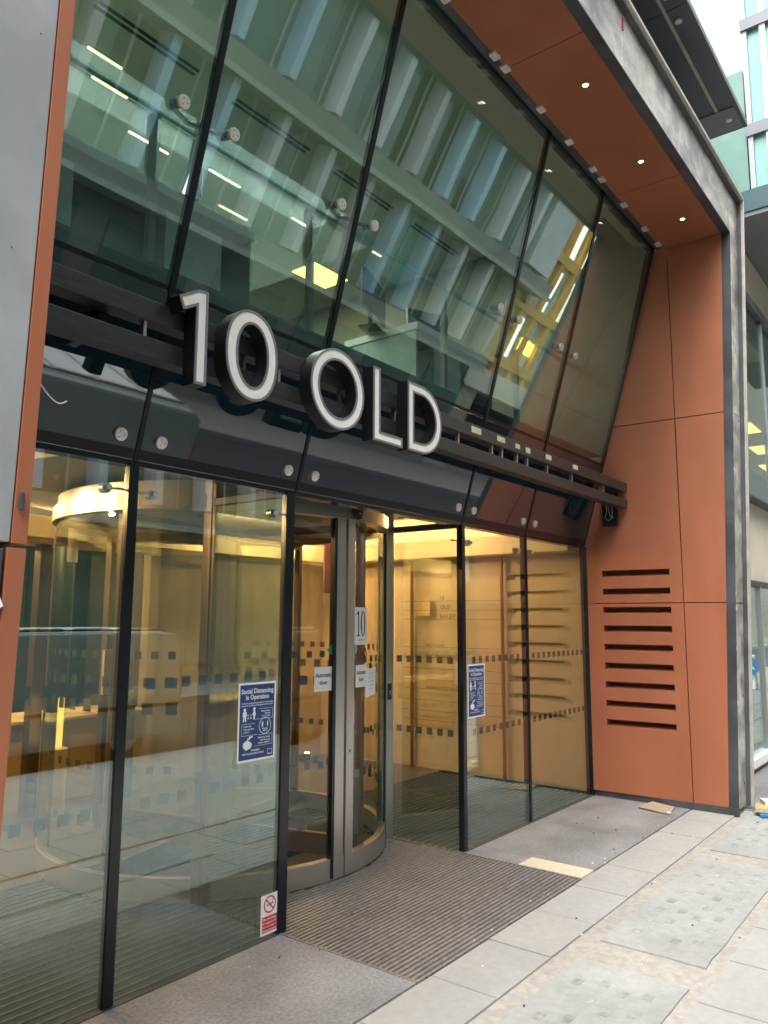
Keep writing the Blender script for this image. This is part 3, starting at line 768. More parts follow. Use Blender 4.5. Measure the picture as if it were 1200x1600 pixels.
o = MB().box(2.995, 3.055, 3.60, 3.68, 0, 2.74).build('side_post', M['bronze'], ps, bevel=.004)

# papers and stickers on the door
def drum_frame(a_deg, z, r=R_+.0025):
    """local frame on the drum: u to the right, v up"""
    def f(u, v, lift=0):
        a = D(a_deg)+u/R_; return (CX+(r+lift)*math.cos(a), CY+(r+lift)*math.sin(a), z+v)
    return f
def drum_sheet(f, w, h, n=6, skew=0.0, lift=0.0, t=.0006, crease=0):
    m = MB()
    for i in range(n):
        u0, u1 = -w/2+w*i/n, -w/2+w*(i+1)/n
        A = [f(u0, -h/2+skew*u0, lift), f(u1, -h/2+skew*u1, lift), f(u1, h/2+skew*u1, lift), f(u0, h/2+skew*u0, lift)]
        B = [f(u0, -h/2+skew*u0, lift+t), f(u1, -h/2+skew*u1, lift+t), f(u1, h/2+skew*u1, lift+t), f(u0, h/2+skew*u0, lift+t)]
        m.hexa([A[0],A[1],B[1],B[0],A[3],A[2],B[2],B[3]])
    return m
n10 = thing('number_sheet', (4.05,3.3,1.55), 'white sheet printed with a tall black 10 on the door glass', 'notice')
f = drum_frame(-82.2, 1.555)
drum_sheet(f, .165, .25).build('paper', M['white'], n10)
ink = MB(); L3 = .0010
def strip2(A, B, fr=f, lf=L3):
    k = len(A)
    for i in range(k-1):
        ink.add([fr(*A[i], lf), fr(*A[i+1], lf), fr(*B[i+1], lf), fr(*B[i], lf)], [(0,1,2,3)])
# condensed serif one
ink.add([f(a,b,L3) for a,b in ((-.034,-.062),(-.022,-.062),(-.022,.098),(-.034,.098))], [(0,1,2,3)])
ink.add([f(a,b,L3) for a,b in ((-.034,.098),(-.055,.078),(-.055,.071),(-.034,.080))], [(0,1,2,3)])
ink.add([f(a,b,L3) for a,b in ((-.050,-.068),(-.006,-.068),(-.006,-.061),(-.050,-.061))], [(0,1,2,3)])
A = []; B = []
for k in range(37):
    t = 2*PI*k/36; A.append((.030+.031*math.cos(t), .016+.085*math.sin(t))); B.append((.030+.015*math.cos(t), .016+.078*math.sin(t)))
strip2(A, B)
put_text(ink, 'OLD BAILEY', 0, -.098, .010, lambda u, v: f(u, v, L3), align='c')
ink.build('print', M['ink'], n10)
for (nm, a, z, w, h, lab, lines, sk) in (
    ('door_notice', -99.3, 1.225, .145, .15, 'white paper notice reading Automatic door, left of the centre stiles', ('Automatic','door'), .02),
    ('door_notice', -81.6, 1.225, .135, .145, 'white paper notice reading Automatic door, right of the centre stiles', ('Automatic','door'), .0)):
    t = thing(nm, (CX,CY-R_,z), lab, 'notice', 'Automatic door notices')
    f2 = drum_frame(a, z)
    drum_sheet(f2, w, h, skew=sk).build('paper', M['white'], t)
    m = MB()
    put_text(m, lines[0], 0, .012, .026, lambda u, v: f2(u, v+sk*u, .001), width=w*.88, align='c', bold=.03)
    put_text(m, lines[1], 0, -.034, .026, lambda u, v: f2(u, v+sk*u, .001), width=w*.46, align='c', bold=.03)
    m.build('print', M['ink'], t)
t = thing('memo_sheet', (4.2,3.3,1.18), 'pale blue-grey typed sheet hanging by the right door glass edge', 'notice')
f3 = drum_frame(-74.7, 1.175)
drum_sheet(f3, .165, .185, skew=.08).build('paper', M['poster_white'], t)
m = MB()
for i, s_ in enumerate(('Please use the', 'intercom and wait', 'for reception to', 'open the door', 'thank you')):
    put_text(m, s_, 0, .055-.026*i, .010, lambda u, v: f3(u, v+.08*u, .001), align='c')
m.build('print', M['grey_ink'], t)
for i, (a, lab, mir) in enumerate(((-96.6,'green arrow sticker on the door glass left of the stiles',-1),(-85.6,'green round sticker on the door glass right of the stiles',1))):
    f4 = drum_frame(a, 1.405); t = thing('arrow_sticker', (CX,CY-R_,1.4), lab, 'sticker')
    m = MB()
    if mir < 0: P = [(-.038,.0),(.012,-.036),(.03,-.03),(.036,-.012),(.03,.0),(.038,.016),(.032,.034),(.01,.032)]
    else: P = [(.026*math.cos(k*PI/8), .032*math.sin(k*PI/8)) for k in range(16)]
    m.prism([f4(*p, 0) for p in P], (0,-.0006,0)); m.build('sticker_face', M['green'], t)
    m = MB().prism([f4(*p, .0008) for p in ((.008,.026),(.014,.028),(.026,0),(.014,-.03),(.008,-.028),(.018,0))], (0,-.0004,0)); m.build('arrow_mark', M['poster_white'], t)
f5 = drum_frame(-79.2, 1.365)
t = thing('logo_sticker', (4.1,3.3,1.36), 'black oval numeral sticker above the right notices on the door', 'sticker')
A = [f5(.020*math.cos(k*PI/18), .045*math.sin(k*PI/18), .0) for k in range(36)]; B = [f5(.008*math.cos(k*PI/18), .032*math.sin(k*PI/18), .0) for k in range(36)]
MB().ring(A, B, (0,-.0006,0)).build('sticker_face', M['ink'], t)

# ================================================================== POSTERS
def poster(x0, x1, z0, z1, label):
    t = thing('poster', ((x0+x1)/2, 2.99, z0), label, 'poster', 'Social Distancing posters')
    W, H = x1-x0, z1-z0; Y = 2.9985
    F = lambda u, v: (x0+u*W, Y-.0014, z0+v*H)
    MB().box(x0, x1, Y-.0012, Y, z0, z1).build('border', M['poster_white'], t)
    MB().box(x0+.010, x1-.010, Y-.00135, Y-.0012, z0+.010, z1-.010).build('backing', M['navy'], t)
    m = MB(); G = lambda u, v: (x0+u, Y-.0017, z0+v)
    put_text(m, 'Social Distancing', W/2, H*.862, .024, G, width=W*.86, bold=.02, align='c')
    put_text(m, 'in Operation', W/2, H*.785, .024, G, width=W*.62, bold=.02, align='c')
    put_text(m, 'We have a social distancing programme in place, please', W/2, H*.730, .0075, G, width=W*.84, bold=.02, align='c')
    put_text(m, 'respect this and adhere to the signage on the premises', W/2, H*.700, .0075, G, width=W*.84, bold=.02, align='c')
    def line(a, b, w=.0016):
        a = Vector(F(*a)); b = Vector(F(*b)); d = (b-a).normalized(); n = Vector((-d.z,0,d.x))*w/2
        m.add([a-n+Vector((0,-.0002,0)), b-n+Vector((0,-.0002,0)), b+n+Vector((0,-.0002,0)), a+n+Vector((0,-.0002,0))], [(0,1,2,3)])
    def disc(u, v, r, k=14, sq=1.0):
        m.add([(x0+u*W+r*math.cos(2*PI*i/k), Y-.0016, z0+v*H+r*sq*math.sin(2*PI*i/k)) for i in range(k)], [tuple(range(k))])
    def poly(P, y=.0016): m.add([(x0+u*W, Y-y, z0+v*H) for u, v in P], [tuple(range(len(P)))])
    def man(u, v, s, skirt=False):
        disc(u, v+.077*s, .0085*s)
        if skirt: poly([(u-.02*s,v+.055*s),(u+.02*s,v+.055*s),(u+.045*s,v+.0*s),(u+.022*s,v-.012*s),(u+.018*s,v-.06*s),(u-.018*s,v-.06*s),(u-.022*s,v-.012*s),(u-.045*s,v)])
        else: poly([(u-.045*s,v+.055*s),(u+.045*s,v+.055*s),(u+.055*s,v-.005*s),(u+.032*s,v-.0*s),(u+.045*s,v-.065*s),(u+.015*s,v-.065*s),(u,v-.015*s),(u-.015*s,v-.065*s),(u-.045*s,v-.065*s),(u-.032*s,v),(u-.055*s,v-.005*s)])
    man(.17,.575,1.05); man(.42,.585,1.0,True)
    for u in (.26,.33): disc(u,.585,.0035); disc(u,.55,.0045)
    for i, s_ in enumerate(('Please keep a', 'distance', 'by 2 metres')): put_text(m, s_, .86*W, H*(.612-.032*i), .0085, G, bold=.02, align='r')
    line((.55,.655),(.92,.655)); line((.92,.655),(.92,.525)); line((.92,.525),(.45,.525))
    for i, s_ in enumerate(('Follow the', 'One-way floor', 'markers')): put_text(m, s_, .15*W, H*(.435-.036*i), .0085, G, bold=.02)
    line((.1,.475),(.45,.475)); line((.1,.475),(.1,.33)); line((.1,.33),(.52,.33))
    k = 28; m.ring([(x0+.72*W+.042*math.cos(2*PI*i/k), Y-.0016, z0+.43*H+.042*math.sin(2*PI*i/k)) for i in range(k)], [(x0+.72*W+.039*math.cos(2*PI*i/k), Y-.0016, z0+.43*H+.039*math.sin(2*PI*i/k)) for i in range(k)], (0,.0001,0))
    man(.65,.445,.45); man(.79,.445,.45,True)
    put_text(m, 'Keeping', .72*W, H*.385, .008, G, align='c', bold=.02); put_text(m, 'distance', .72*W, H*.36, .007, G, align='c', bold=.02)
    # washing hands
    poly([(.15,.24),(.24,.27),(.36,.235),(.38,.20),(.33,.16),(.22,.145),(.14,.19)]); poly([(.28,.27),(.31,.27),(.33,.295),(.39,.30),(.39,.32),(.30,.315)])
    poly([(.24,.245),(.27,.265),(.28,.30),(.26,.30)])
    for i, s_ in enumerate(('Wash your hands', 'with soap and', 'sanitise regularly')): put_text(m, s_, .86*W, H*(.275-.034*i), .0085, G, bold=.02, align='r')
    line((.55,.32),(.92,.32)); line((.92,.32),(.92,.185)); line((.92,.185),(.45,.185))
    put_text(m, 'REMEMBER', .48*W, H*.125, .0085, G, align='c', bold=.02); put_text(m, 'KEEP YOUR SPACE, KEEP THE SPACE', .42*W, H*.085, .0085, G, align='c', width=W*.56, bold=.02)
    line((.80,.12),(.92,.12),.002); line((.80,.06),(.92,.06),.004); line((.805,.12),(.805,.06),.002); line((.915,.12),(.915,.06),.002)
    m.build('print', M['poster_white'], t)
    return t
poster(2.682, 2.94, .885, 1.275, 'navy Social Distancing in Operation poster on the left glass by the mat')
poster(4.865, 5.105, .895, 1.275, 'navy Social Distancing in Operation poster on the right glass near the vents')
ns = thing('no_smoking_sign', (2.93,2.99,.02), 'small white and red no smoking sign low on the glass corner', 'sign')
x0, x1, z0, z1 = 2.872, 2.994, .02, .212; Y = 2.9985
MB().box(x0, x1, Y-.0012, Y, z0, z1).build('backing', M['poster_white'], ns)
m = MB().box(x0+.010, x1-.010, Y-.0015, Y-.0012, z0+.012, z0+.088)
cx, cz = (x0+x1)/2, z0+.142; k = 40
m.ring([(cx+.042*math.cos(2*PI*i/k), Y-.0015, cz+.042*math.sin(2*PI*i/k)) for i in range(k)], [(cx+.034*math.cos(2*PI*i/k), Y-.0015, cz+.034*math.sin(2*PI*i/k)) for i in range(k)], (0,.0003,0))
m.obox((cx,Y-.0016,cz), (1,0,-1), (0,1,0), (1,0,1), .037, .0002, .004)
m.build('red_print', M['red'], ns)
m = MB().obox((cx,Y-.0014,cz), (1,0,.12), (0,1,0), (0,0,1), .024, .0001, .004)
m.add([(cx+.014,Y-.0014,cz+.006),(cx+.018,Y-.0014,cz+.006),(cx+.024,Y-.0014,cz+.022),(cx+.012,Y-.0014,cz+.026),(cx+.018,Y-.0014,cz+.016)], [(0,1,2,3,4)])
m.build('cigarette_print', M['grey_ink'], ns)
m = MB(); G = lambda u, v: (x0+u, Y-.0018, z0+v)
for i, s_ in enumerate(('No smoking', 'It is against the', 'law to smoke in', 'these premises')):
    put_text(m, s_, .061, .070-.0175*i, .0095 if i else .011, G, width=.094 if i else .088, bold=.02, align='c')
m.build('white_print', M['poster_white'], ns)

# ================================================================== LOBBY THINGS
ds = thing('directory_sign', (7.08,5.0,0), 'copper pole with thin rods listing tenants by the lobby wall', 'sign')
MB().tube([(7.10,5.1,0),(7.10,5.1,2.3)], .020, 12).build('pole', M['copper'], ds, smooth=True)
MB().tube([(7.10,3.95,0),(7.10,3.95,2.3)], .018, 12).build('pole', M['copper'], ds, smooth=True)
for z in (1.80,1.70,1.60,1.30,1.19,1.07,.95,.85,.73,.62,.52): MB().box(7.075, 7.085, 3.9, 5.2, z-.002, z+.002).build('rod', M['bronze'], ds)
MB().box(7.078, 7.084, 4.84, 5.02, 1.64, 1.84).build('logo_plate', M['ochre'], ds)
m = MB(); G = lambda u, v: (7.074, 4.95-u, v)
for s_, z, off, h in (('10',1.812,.25,.045),('OLD',1.712,.25,.045),('BAILEY',1.612,.25,.045),('INVESTEC',1.305,.05,.03),('MALDENE ASSET MANAGEMENT',1.195,.05,.03),('GENERAL OPTICAL COUNCIL',.855,.05,.03)):
    if s_ == 'INVESTEC': s_ = 'FIRST FLOOR'
    if s_.startswith('MALD'): s_ = 'ASSET MANAGEMENT'
    put_text(m, s_, off, z, h, G, bold=.01)
m.build('print', M['bronze'], ds)
bn = thing('red_banner', (5.9,5.3,1.8), 'dark red hanging panel inside the lobby behind the door', 'banner')
MB().box(6.05, 6.19, 5.48, 5.50, 1.87, 2.5).build('cloth', M['dark_red'], bn); MB().box(6.05,6.2,5.475,5.505,2.5,2.53).box(6.07,6.10,5.48,5.5,2.53,2.75).build('hanger', M['bronze'], bn)
cl_ = thing('lit_column', (3.55,6.0,0), 'round lobby column with a glowing amber lamp set in it', 'column')
MB().tube([(3.46,6.05,0),(3.46,6.05,.55)], .10, 28).build('column_base', M['bulk'], cl_, smooth=True)
MB().tube([(3.46,6.05,.56),(3.46,6.05,.95)], .055, 28).build('lamp', M['e_lamp'], cl_, smooth=True)
MB().tube([(3.46,6.05,.96),(3.46,6.05,2.05)], .075, 28).build('column_shaft', M['void'], cl_, smooth=True)
MB().tube([(3.46,6.05,2.06),(3.46,6.05,2.75)], .09, 28).build('column_head', M['bulk'], cl_, smooth=True)
for x in (3.35, 4.25):
    pt = tag(MB().box(x, x+.10, 6.26, 6.36, 0, 2.26).build('lobby_pier', M['bronze'], bevel=.004), 'brown square lobby post left of the lit column' if x < 4 else 'brown square lobby post right of the lit column', 'post')
ul = thing('uplight', (6.7,6.3,0), 'small uplight throwing a warm glow up the back wall', 'light')
MB().tube([(6.7,6.3,0),(6.7,6.3,.07)], .04, 16).build('housing', M['mull'], ul); MB().tube([(6.7,6.3,.072),(6.7,6.3,.078)], .03, 16).build('lamp', M['e_warm'], ul)
la = thing('card_reader', (2.0,4.2,1), 'grey card reader panel on a slim stand inside the left glass', 'panel')
MB().box(3.55, 3.83, 5.55, 5.58, 1.0, 1.35).build('panel_face', M['fac_slab'], la); MB().box(3.67, 3.71, 5.55, 5.58, 0, 1.0).build('stand', M['bronze'], la)

# ================================================================== OFFICE THINGS
def desk(x0, x1, y0, y1, z, label, ped):
    t = thing('office_desk', ((x0+x1)/2, y0, 3.2), label, 'desk', 'white desks in the upper office')
    MB().box(x0, x1, y0, y1, z-.065, z).build('desk_top', M['desk_top'], t, bevel=.004)
    for x in (x0+.01, x1-.04): MB().box(x, x+.03, y0+.02, y1-.02, 3.2, z-.066).build('leg_panel', M['desk_panel'], t)
    MB().box(x0+.05, x1-.05, y0+.28, y0+.30, 3.5, z-.05).build('modesty_panel', M['slab_edge'], t)
    for px in ped: MB().box(px, px+.42, y0+.05, y0+.26, 3.42, z-.12).build('drawer_unit', M['desk_top'], t, bevel=.004)
    return t
desk(1.15, 3.22, 3.55, 4.35, 4.09, 'white office desk behind the upper left glass', (1.55,2.55))
desk(5.02, 6.30, 3.55, 4.35, 4.07, 'white office desk behind the upper middle glass', (5.35,))
def chair(x, y, rz, m_, label):
    t = thing('office_chair', (x,y,3.2), label, 'chair', 'swivel chairs in the upper office')
    def rot(mb):
        c, s_ = math.cos(rz), math.sin(rz)
        mb.v = [(x+(v[0])*c-(v[1])*s_, y+v[0]*s_+v[1]*c, v[2]+3.2) for v in mb.v]; return mb
    rot(MB().box(-.24,.24,-.24,.24,.44,.52)).build('seat', m_, t, bevel=.03)
    b = MB()
    for k in range(8):
        a0, a1 = -.5+k/8, -.5+(k+1)/8
        yy = lambda a: .24+.05*(1-4*a*a)
        w0 = .44
        b.hexa([(a0*w0,yy(a0),.58),(a1*w0,yy(a1),.58),(a1*w0,yy(a1)+.04,.58),(a0*w0,yy(a0)+.04,.58),(a0*w0*.8,yy(a0)+.06,1.12),(a1*w0*.8,yy(a1)+.06,1.12),(a1*w0*.8,yy(a1)+.1,1.12),(a0*w0*.8,yy(a0)+.1,1.12)])
    rot(b).build('backrest', m_, t)
    rot(MB().tube([(0,0,.08),(0,0,.44)], .03, 10)).build('stem', M['plastic'], t)
    b = MB()
    for k in range(5): b.tube([(0,0,.10),(.28*math.cos(k*1.257),.28*math.sin(k*1.257),.05)], .018, 6)
    rot(b).build('foot_star', M['plastic'], t)
    for s_ in (-1,1): rot(MB().box(s_*.27-.03,s_*.27+.03,-.15,.12,.68,.71).box(s_*.27-.012,s_*.27+.012,-.02,.02,.5,.68)).build('armrest', M['plastic'], t, bevel=.01)
chair(1.95, 4.75, .5, M['chair_teal'], 'teal office chair behind the upper left desk')
chair(4.02, 4.55, -.4, M['chair_fab'], 'black office chair standing below the yellow ceiling light')
chair(5.3, 4.75, .8, M['chair_fab'], 'black office chair behind the middle desk')
chair(3.0, 4.75, -.2, M['chair_fab'], 'black office chair at the right end of the upper left desk')
def monitor(x, y, z, rz, w, label):
    t = thing('monitor', (x,y,z), label, 'monitor', 'computer monitors in the upper office')
    def rot(mb):
        c, s_ = math.cos(rz), math.sin(rz)
        mb.v = [(x+v[0]*c-v[1]*s_, y+v[0]*s_+v[1]*c, v[2]+z) for v in mb.v]; return mb
    rot(MB().box(-w/2,w/2,-.02,.02,.12,.12+w*.6)).build('display', M['screen'], t, bevel=.006)
    rot(MB().box(-.03,.03,.02,.04,.0,.3).box(-.12,.12,-.06,.1,0,.012)).build('stand', M['plastic'], t)
monitor(2.95, 3.9, 4.09, 1.1, .5, 'computer monitor at the right end of the upper left desk')
monitor(5.0, 4.0, 4.09, .35, .56, 'wide monitor at the left end of the middle desk')
monitor(5.75, 3.95, 4.09, -.4, .45, 'smaller monitor on the right half of the middle desk')
rl = thing('office_handrail', (4.2,3.2,3.2), 'thin steel handrail with slim posts behind the upper glass', 'handrail')
MB().tube([(.95,3.2,4.22),(7.08,3.2,4.22)], .018, 10).build('rail', M['teal_light'], rl, smooth=True)
for x in (2.18, 3.36, 4.9, 6.1): MB().box(x-.02, x+.02, 3.19, 3.23, 3.2, 4.2).build('post', M['office_wall'], rl)
cap = thing('ceiling_fixture', (6.3,5.9,5.6), 'bright yellow square ceiling light deep in the upper office', 'light', 'ceiling lights in the upper office')
MB().box(6.05, 6.62, 5.70, 6.06, 5.605, 5.62).build('diffuser', M['e_office'], cap); MB().box(6.03,6.64,5.68,6.08,5.612,5.6225).build('frame', M['steel'], cap)
def strip(x, y, l, label):
    t = thing('ceiling_light', (x,y,5.6), label, 'light', 'strip lights on the upper office ceiling')
    MB().box(x-l*.36, x+l*.36, y-.010, y+.010, 5.600, 5.61).build('lamp', M['e_strip'], t); MB().box(x-l*.36-.01,x+l*.36+.01,y-.016,y+.016,5.61,5.622).build('housing', M['steel'], t)
for i, (x, y, l) in enumerate(((2.75,4.7,.38),(2.95,4.95,.42),(3.55,5.3,.55),(3.9,5.75,.5),(3.75,5.95,.4),(4.3,5.2,.5),(4.75,5.6,.5),(5.0,6.0,.55),(5.3,5.2,.35),(5.75,6.6,.5),(2.6,5.1,.25),(5.7,4.9,.25),(6.3,5.0,.2))):
    strip(x, y, l, ['short strip light by the upper left glass corner','pale strip light beside the left slots, second from the corner','long strip light above the teal chair','strip light in the deep row behind the left mullion',
      'strip light nearest the left round buttons','strip light just right of the first upper mullion','strip light between the two upper mullions','long strip light deep in the office middle','short strip light ahead of the yellow ceiling light',
      'farthest strip light near the office back wall','tiny strip light at the far left of the office ceiling','small strip light right of the second upper mullion','small strip light farthest right on the office ceiling'][i])
sd = thing('slot_diffuser', (2.85,4.3,5.6), 'double black linear air slot in the office ceiling, leftmost', 'vent', 'linear air slots in the office ceiling')
MB().box(2.44,3.26,4.27,4.295,5.612,5.619).box(2.44,3.26,4.325,4.35,5.612,5.619).build('slot', M['ink'], sd)
for i, lab in enumerate(('double black linear air slot right of the first upper mullion','double black linear air slot crossing the second upper mullion','double black linear air slot above the middle desk','double black linear air slot nearest the orange wall')):
    dup(sd, (1.2*(i+1),.01,0), lab)

# ================================================================== SMALL THINGS ON THE PAVEMENT
cb = thing('cardboard_sheet', (6.9,2.35,0), 'flat brown cardboard sheet with taped corner on the paving by the orange wall', 'cardboard')
MB().prism([(6.72,2.20,.006),(6.99,2.24,.008),(7.04,2.45,.016),(6.79,2.49,.012)], (0,0,.007)).build('board', M['card'], cb)
MB().prism([(6.74,2.195,.0155),(6.77,2.2,.0155),(6.775,2.235,.0165),(6.745,2.23,.0165)], (0,0,.001)).build('tape', M['poster_white'], cb)
for i, (c_, hx, hy, z0, z1, rz, m_, nm, lab) in enumerate(((( 7.26,1.60), .085,.055,.028,.065,.2,'wood','timber_block','pale timber offcut under the right frame column'),((7.36,1.58),.075,.045,.067,.10,.5,'tape','timber_block','yellowish timber wedge on top of the offcut'),
        ((7.23,1.58),.10,.05,.002,.026,.35,'blue','packer','blue plastic packer beneath the timber offcut'))):
    u = (math.cos(rz), math.sin(rz), 0); v = (-math.sin(rz), math.cos(rz), 0)
    tag(MB().obox((*c_,(z0+z1)/2), u, v, (0,0,1), hx, hy, (z1-z0)/2).build(nm, M[m_], bevel=.003), lab, 'block' if m_ != 'blue' else 'packer')

# ================================================================== CANOPY OVERHEAD AND BUILDING ABOVE
cn = thing('overhead_canopy', (4,1.42,6.3), 'charcoal metal canopy jutting out overhead with a light line and round fittings', 'canopy')
for a, b in ((-3,-.2),(-.19,2.6),(2.61,5.6),(5.61,7.5)): MB().box(a, b, 1.42, 3.6, 6.3, 6.36).build('canopy_panel', M['canopy'], cn, bevel=.004)
MB().box(-3, 7.46, 1.585, 1.61, 6.294, 6.299).build('light_line', M['flange'], cn)
MB().box(7.10,7.46,1.45,1.9,6.290,6.2985).build('end_plate', M['grey_soffit'], cn)
for x in (4.2, 5.45, 5.75, 7.28): MB().tube([(x,1.535,6.285),(x,1.535,6.299)], .028, 18).build('round_fitting', M['steel_bright'], cn, smooth=True)
ub = thing('upper_storeys', (3,3,6.4), 'grey green upper storeys of the office building above the canopy', 'building')
MB().box(-6, 7.5, 2.7, 9.5, 5.72, 9.6).build('wall', M['fac_wall'], ub)
for z in (7.0, 8.3):
    for i in range(8): MB().box(-5+i*1.55, -3.7+i*1.55, 2.68, 2.699, z, z+1.0).build('window', M['teal_glass'], ub)

# ================================================================== ADJACENT BUILDING (right)
ab = thing('adjacent_building', (10,2.1,0), 'neighbouring building with a shop window, cream wall and teal glass storeys', 'building')
MB().box(7.6, 24, 2.16, 2.4, 2.06, 3.03).build('cream_fascia', M['cream_wall'], ab)
MB().box(7.42, 7.75, 2.10, 2.4, 0, 2.06).build('end_pier', M['grey_panel'], ab)
sw = MB().box(7.76, 24, 2.10, 2.112, .16, 2.0).build('shop_glass', M['glass_low'], ab)
MB().box(7.76, 24, 2.06, 2.14, 2.0, 2.06).build('window_head', M['dark_steel'], ab)
MB().box(7.76, 24, 2.03, 2.14, .06, .15).build('window_sill', M['white_sill'], ab, bevel=.006)
MB().box(7.76, 24, 2.08, 2.2, 0, .06).build('plinth', M['grey_panel'], ab)
for x in (9.9, 12.2, 14.4, 16.8, 19.2, 21.6): MB().box(x, x+.05, 2.07, 2.13, .15, 2.0).build('window_mullion', M['steel'], ab)
MB().box(7.6, 24, 2.02, 2.3, 3.05, 3.34).build('navy_band', M['navy_beam'], ab)
MB().box(7.6, 24, 2.02, 2.18, 3.031, 3.05).build('dark_lip', M['dark_steel'], ab)
MB().box(7.6, 24, 2.10, 2.112, 3.34, 5.60).build('office_glass', M['glass_green'], ab)
for x in (8.6, 11.0, 13.4, 15.8, 18.2, 20.6): MB().box(x, x+.04, 2.08, 2.13, 3.34, 5.6).build('window_mullion', M['grey_panel'], ab)
MB().box(7.6, 24, 2.05, 2.3, 5.6, 5.72).build('window_head', M['dark_steel'], ab)
MB().box(7.6, 18, 2.22, 2.4, 5.72, 6.64).build('beige_wall', M['cream_wall'], ab)
MB().box(7.6, 24, 2.2, 8, 2.5, 3.1).build('floor_slab', M['office_wall'], ab)
MB().box(7.6, 24, 5.6, 5.7, 0, 6.6).build('back_wall', M['cream_wall'], ab)
MB().box(7.6, 24, 2.35, 5.6, 5.60, 5.7).build('ceiling', M['office_ceil'], ab)
for x in (10.2, 12.4, 14.6): MB().box(x, x+.6, 4.2, 4.5, 5.58, 5.599).build('ceiling_light', M['e_yel'], ab)
for x, y in ((16.6,3.45),(19.0,3.7),(21.4,4.0)): MB().box(x, x+.95, y, y+.32, 5.58, 5.599).build('ceiling_light', M['e_yel'], ab)
MB().box(7.6, 24, 5.0, 5.1, 0.0, 2.5).build('shop_back_wall', M['pane_cream'], ab)
MB().box(10.0, 18, .6, 2.8, 6.66, 6.72).build('bay_soffit', M['grey_soffit'], ab)
MB().box(9.98, 18, .6, 2.8, 6.72, 7.0).build('navy_beam', M['navy_beam'], ab)
MB().box(10.05, 18, .62, 1.88, 7.0, 12.5).build('bay_glass', M['teal_light'], ab)
MB().box(10.05, 18, 1.925, 3.6, 7.0, 8.7).build('teal_wall', M['teal_mid'], ab)
for z in (7.72, 9.2, 10.6): MB().box(9.975, 10.035, .58, 1.91, z, z+.16).build('bay_rail', M['grey_soffit'], ab)
for y in (1.62, .8): MB().box(10.0, 10.04, y, y+.07, 7.0, 12.5).build('bay_mullion', M['white_sill'], ab)
MB().box(10.0, 10.045, 1.84, 1.9, 7.0, 12.5).build('bay_mullion', M['grey_panel'], ab)
MB().box(12.5, 16, .9, 1.2, 6.655, 6.66).build('light_line', M['flange'], ab)
MB().tube([(10.7,1.72,6.65),(10.7,1.72,6.659)], .05, 16).build('round_fitting', M['steel_bright'], ab)

# ================================================================== ACROSS THE STREET (seen in the glass)
op = thing('finned_building', (10,-10,0), 'grey green building across the street with rows of white blade fins, seen in reflection', 'building')
MB().box(-22, 23.4, -16, -10.0, 6.85, 13.6).box(-22, 21.9, -16, -10.0, 0, 6.849).build('wall', M['fac_wall'], op)
floors = [(4.3,6.83),(7.5,9.95),(10.6,13.0)]
for z0, z1 in floors:
    MB().box(-22, 21.8 if z0 < 5 else 23.4, -9.999, -9.97, z0-.05, z1+.05).build('window_band', M['teal_glass'], op)
for z in (3.72, 6.88, 10.0, 13.1):
    MB().box(-22.0, 21.9 if z < 5 else 23.6, -9.97, -9.30, z, z+.50).build('floor_slab', M['fac_wall'], op)
    MB().box(-22.0, 21.95 if z < 5 else 23.65, -9.30, -9.22, z-.03, z+.10).build('slab_lip', M['fac_slab'], op)
fm_ = [M['fin_white'], M['fin_blue'], M['fin_pink'], M['fin_white'], M['fin_blue']]
k = 0
for r_i, (z0, z1) in enumerate(floors):
    for i in range(0, 28):
        x = -19.9+1.5*i
        if x+1.3 > (21.5 if r_i == 0 else 23): continue
        q = random.random()
        m_ = M['pane_cream'] if q < .12 else M['void'] if q < .4 else M['teal_light'] if q < .5 else M['teal_glass']
        zt = z1-.05 if q > .2 else z0+random.uniform(.9,1.9)
        MB().box(x+.14, x+1.32, -9.968, -9.955, z0+.55 if q > .3 else z0+.05, zt).build('window_pane', m_, op)
fins = []
for r_i, (z0, z1) in enumerate(floors):
    for i in range(-6, 17 if r_i < 2 else 17):
        x = 21.3-1.5*(16-i)+(.3 if r_i == 0 else 0)
        m_ = fm_[(i*2+r_i*3) % 5]
        MB().box(x-.10, x+.10, -9.96, -9.42, z0, z1).build('fin', m_, op)
for i in range(-10, 16): MB().box(i*1.5, i*1.5+.06, -9.97, -9.93, 4.3, 13).build('window_mullion', M['fac_slab'], op)
for i in range(-9, 16): 
    MB().box(-20+i*2.9+8, -20+i*2.9+10.2, -9.999, -9.95, .4, 3.2).build('shop_window', M['teal_glass'], op) if i*2.9-10 < 23.4 and i*2.9-12 > -22 else None
MB().box(21.9, 23.35, -9.965, -9.5, 7.55, 9.9).build('white_screen', M['fin_white'], op)
MB().box(22.2, 23.3, -9.965, -9.5, 10.6, 12.9).build('white_screen', M['fin_blue'], op)
tb = thing('timber_framed_building', (25.5,-10,0), 'building with orange timber window grid and bright panes across the street', 'building')
MB().box(23.5, 28.1, -16, -10.3, 0, 12).box(21.95, 23.499, -16, -10.3, 0, 6.8).build('wall', M['cream_wall'], tb)
MB().box(22.0, 23.5, -10.299, -10.28, 4.2, 6.75).build('glazing', M['pane_cream'], tb)
for x in (22.0, 22.75): MB().box(x, x+.26, -10.28, -10.1, 3.9, 6.8).build('timber_upright', M['timber_frame'], tb)
MB().box(22.0, 23.499, -10.28, -10.05, 4.2, 4.4).box(22.0, 23.499, -10.28, -10.05, 6.3, 6.5).build('timber_rail', M['timber_frame'], tb)
MB().box(22.3,22.7,-10.275,-10.26,4.6,6.2).build('glow_blind', M['e_blind'], tb)
MB().box(22.0, 23.49, -10.30, -9.95, 3.1, 3.9).build('fascia_sign', M['sign_cream'], tb)
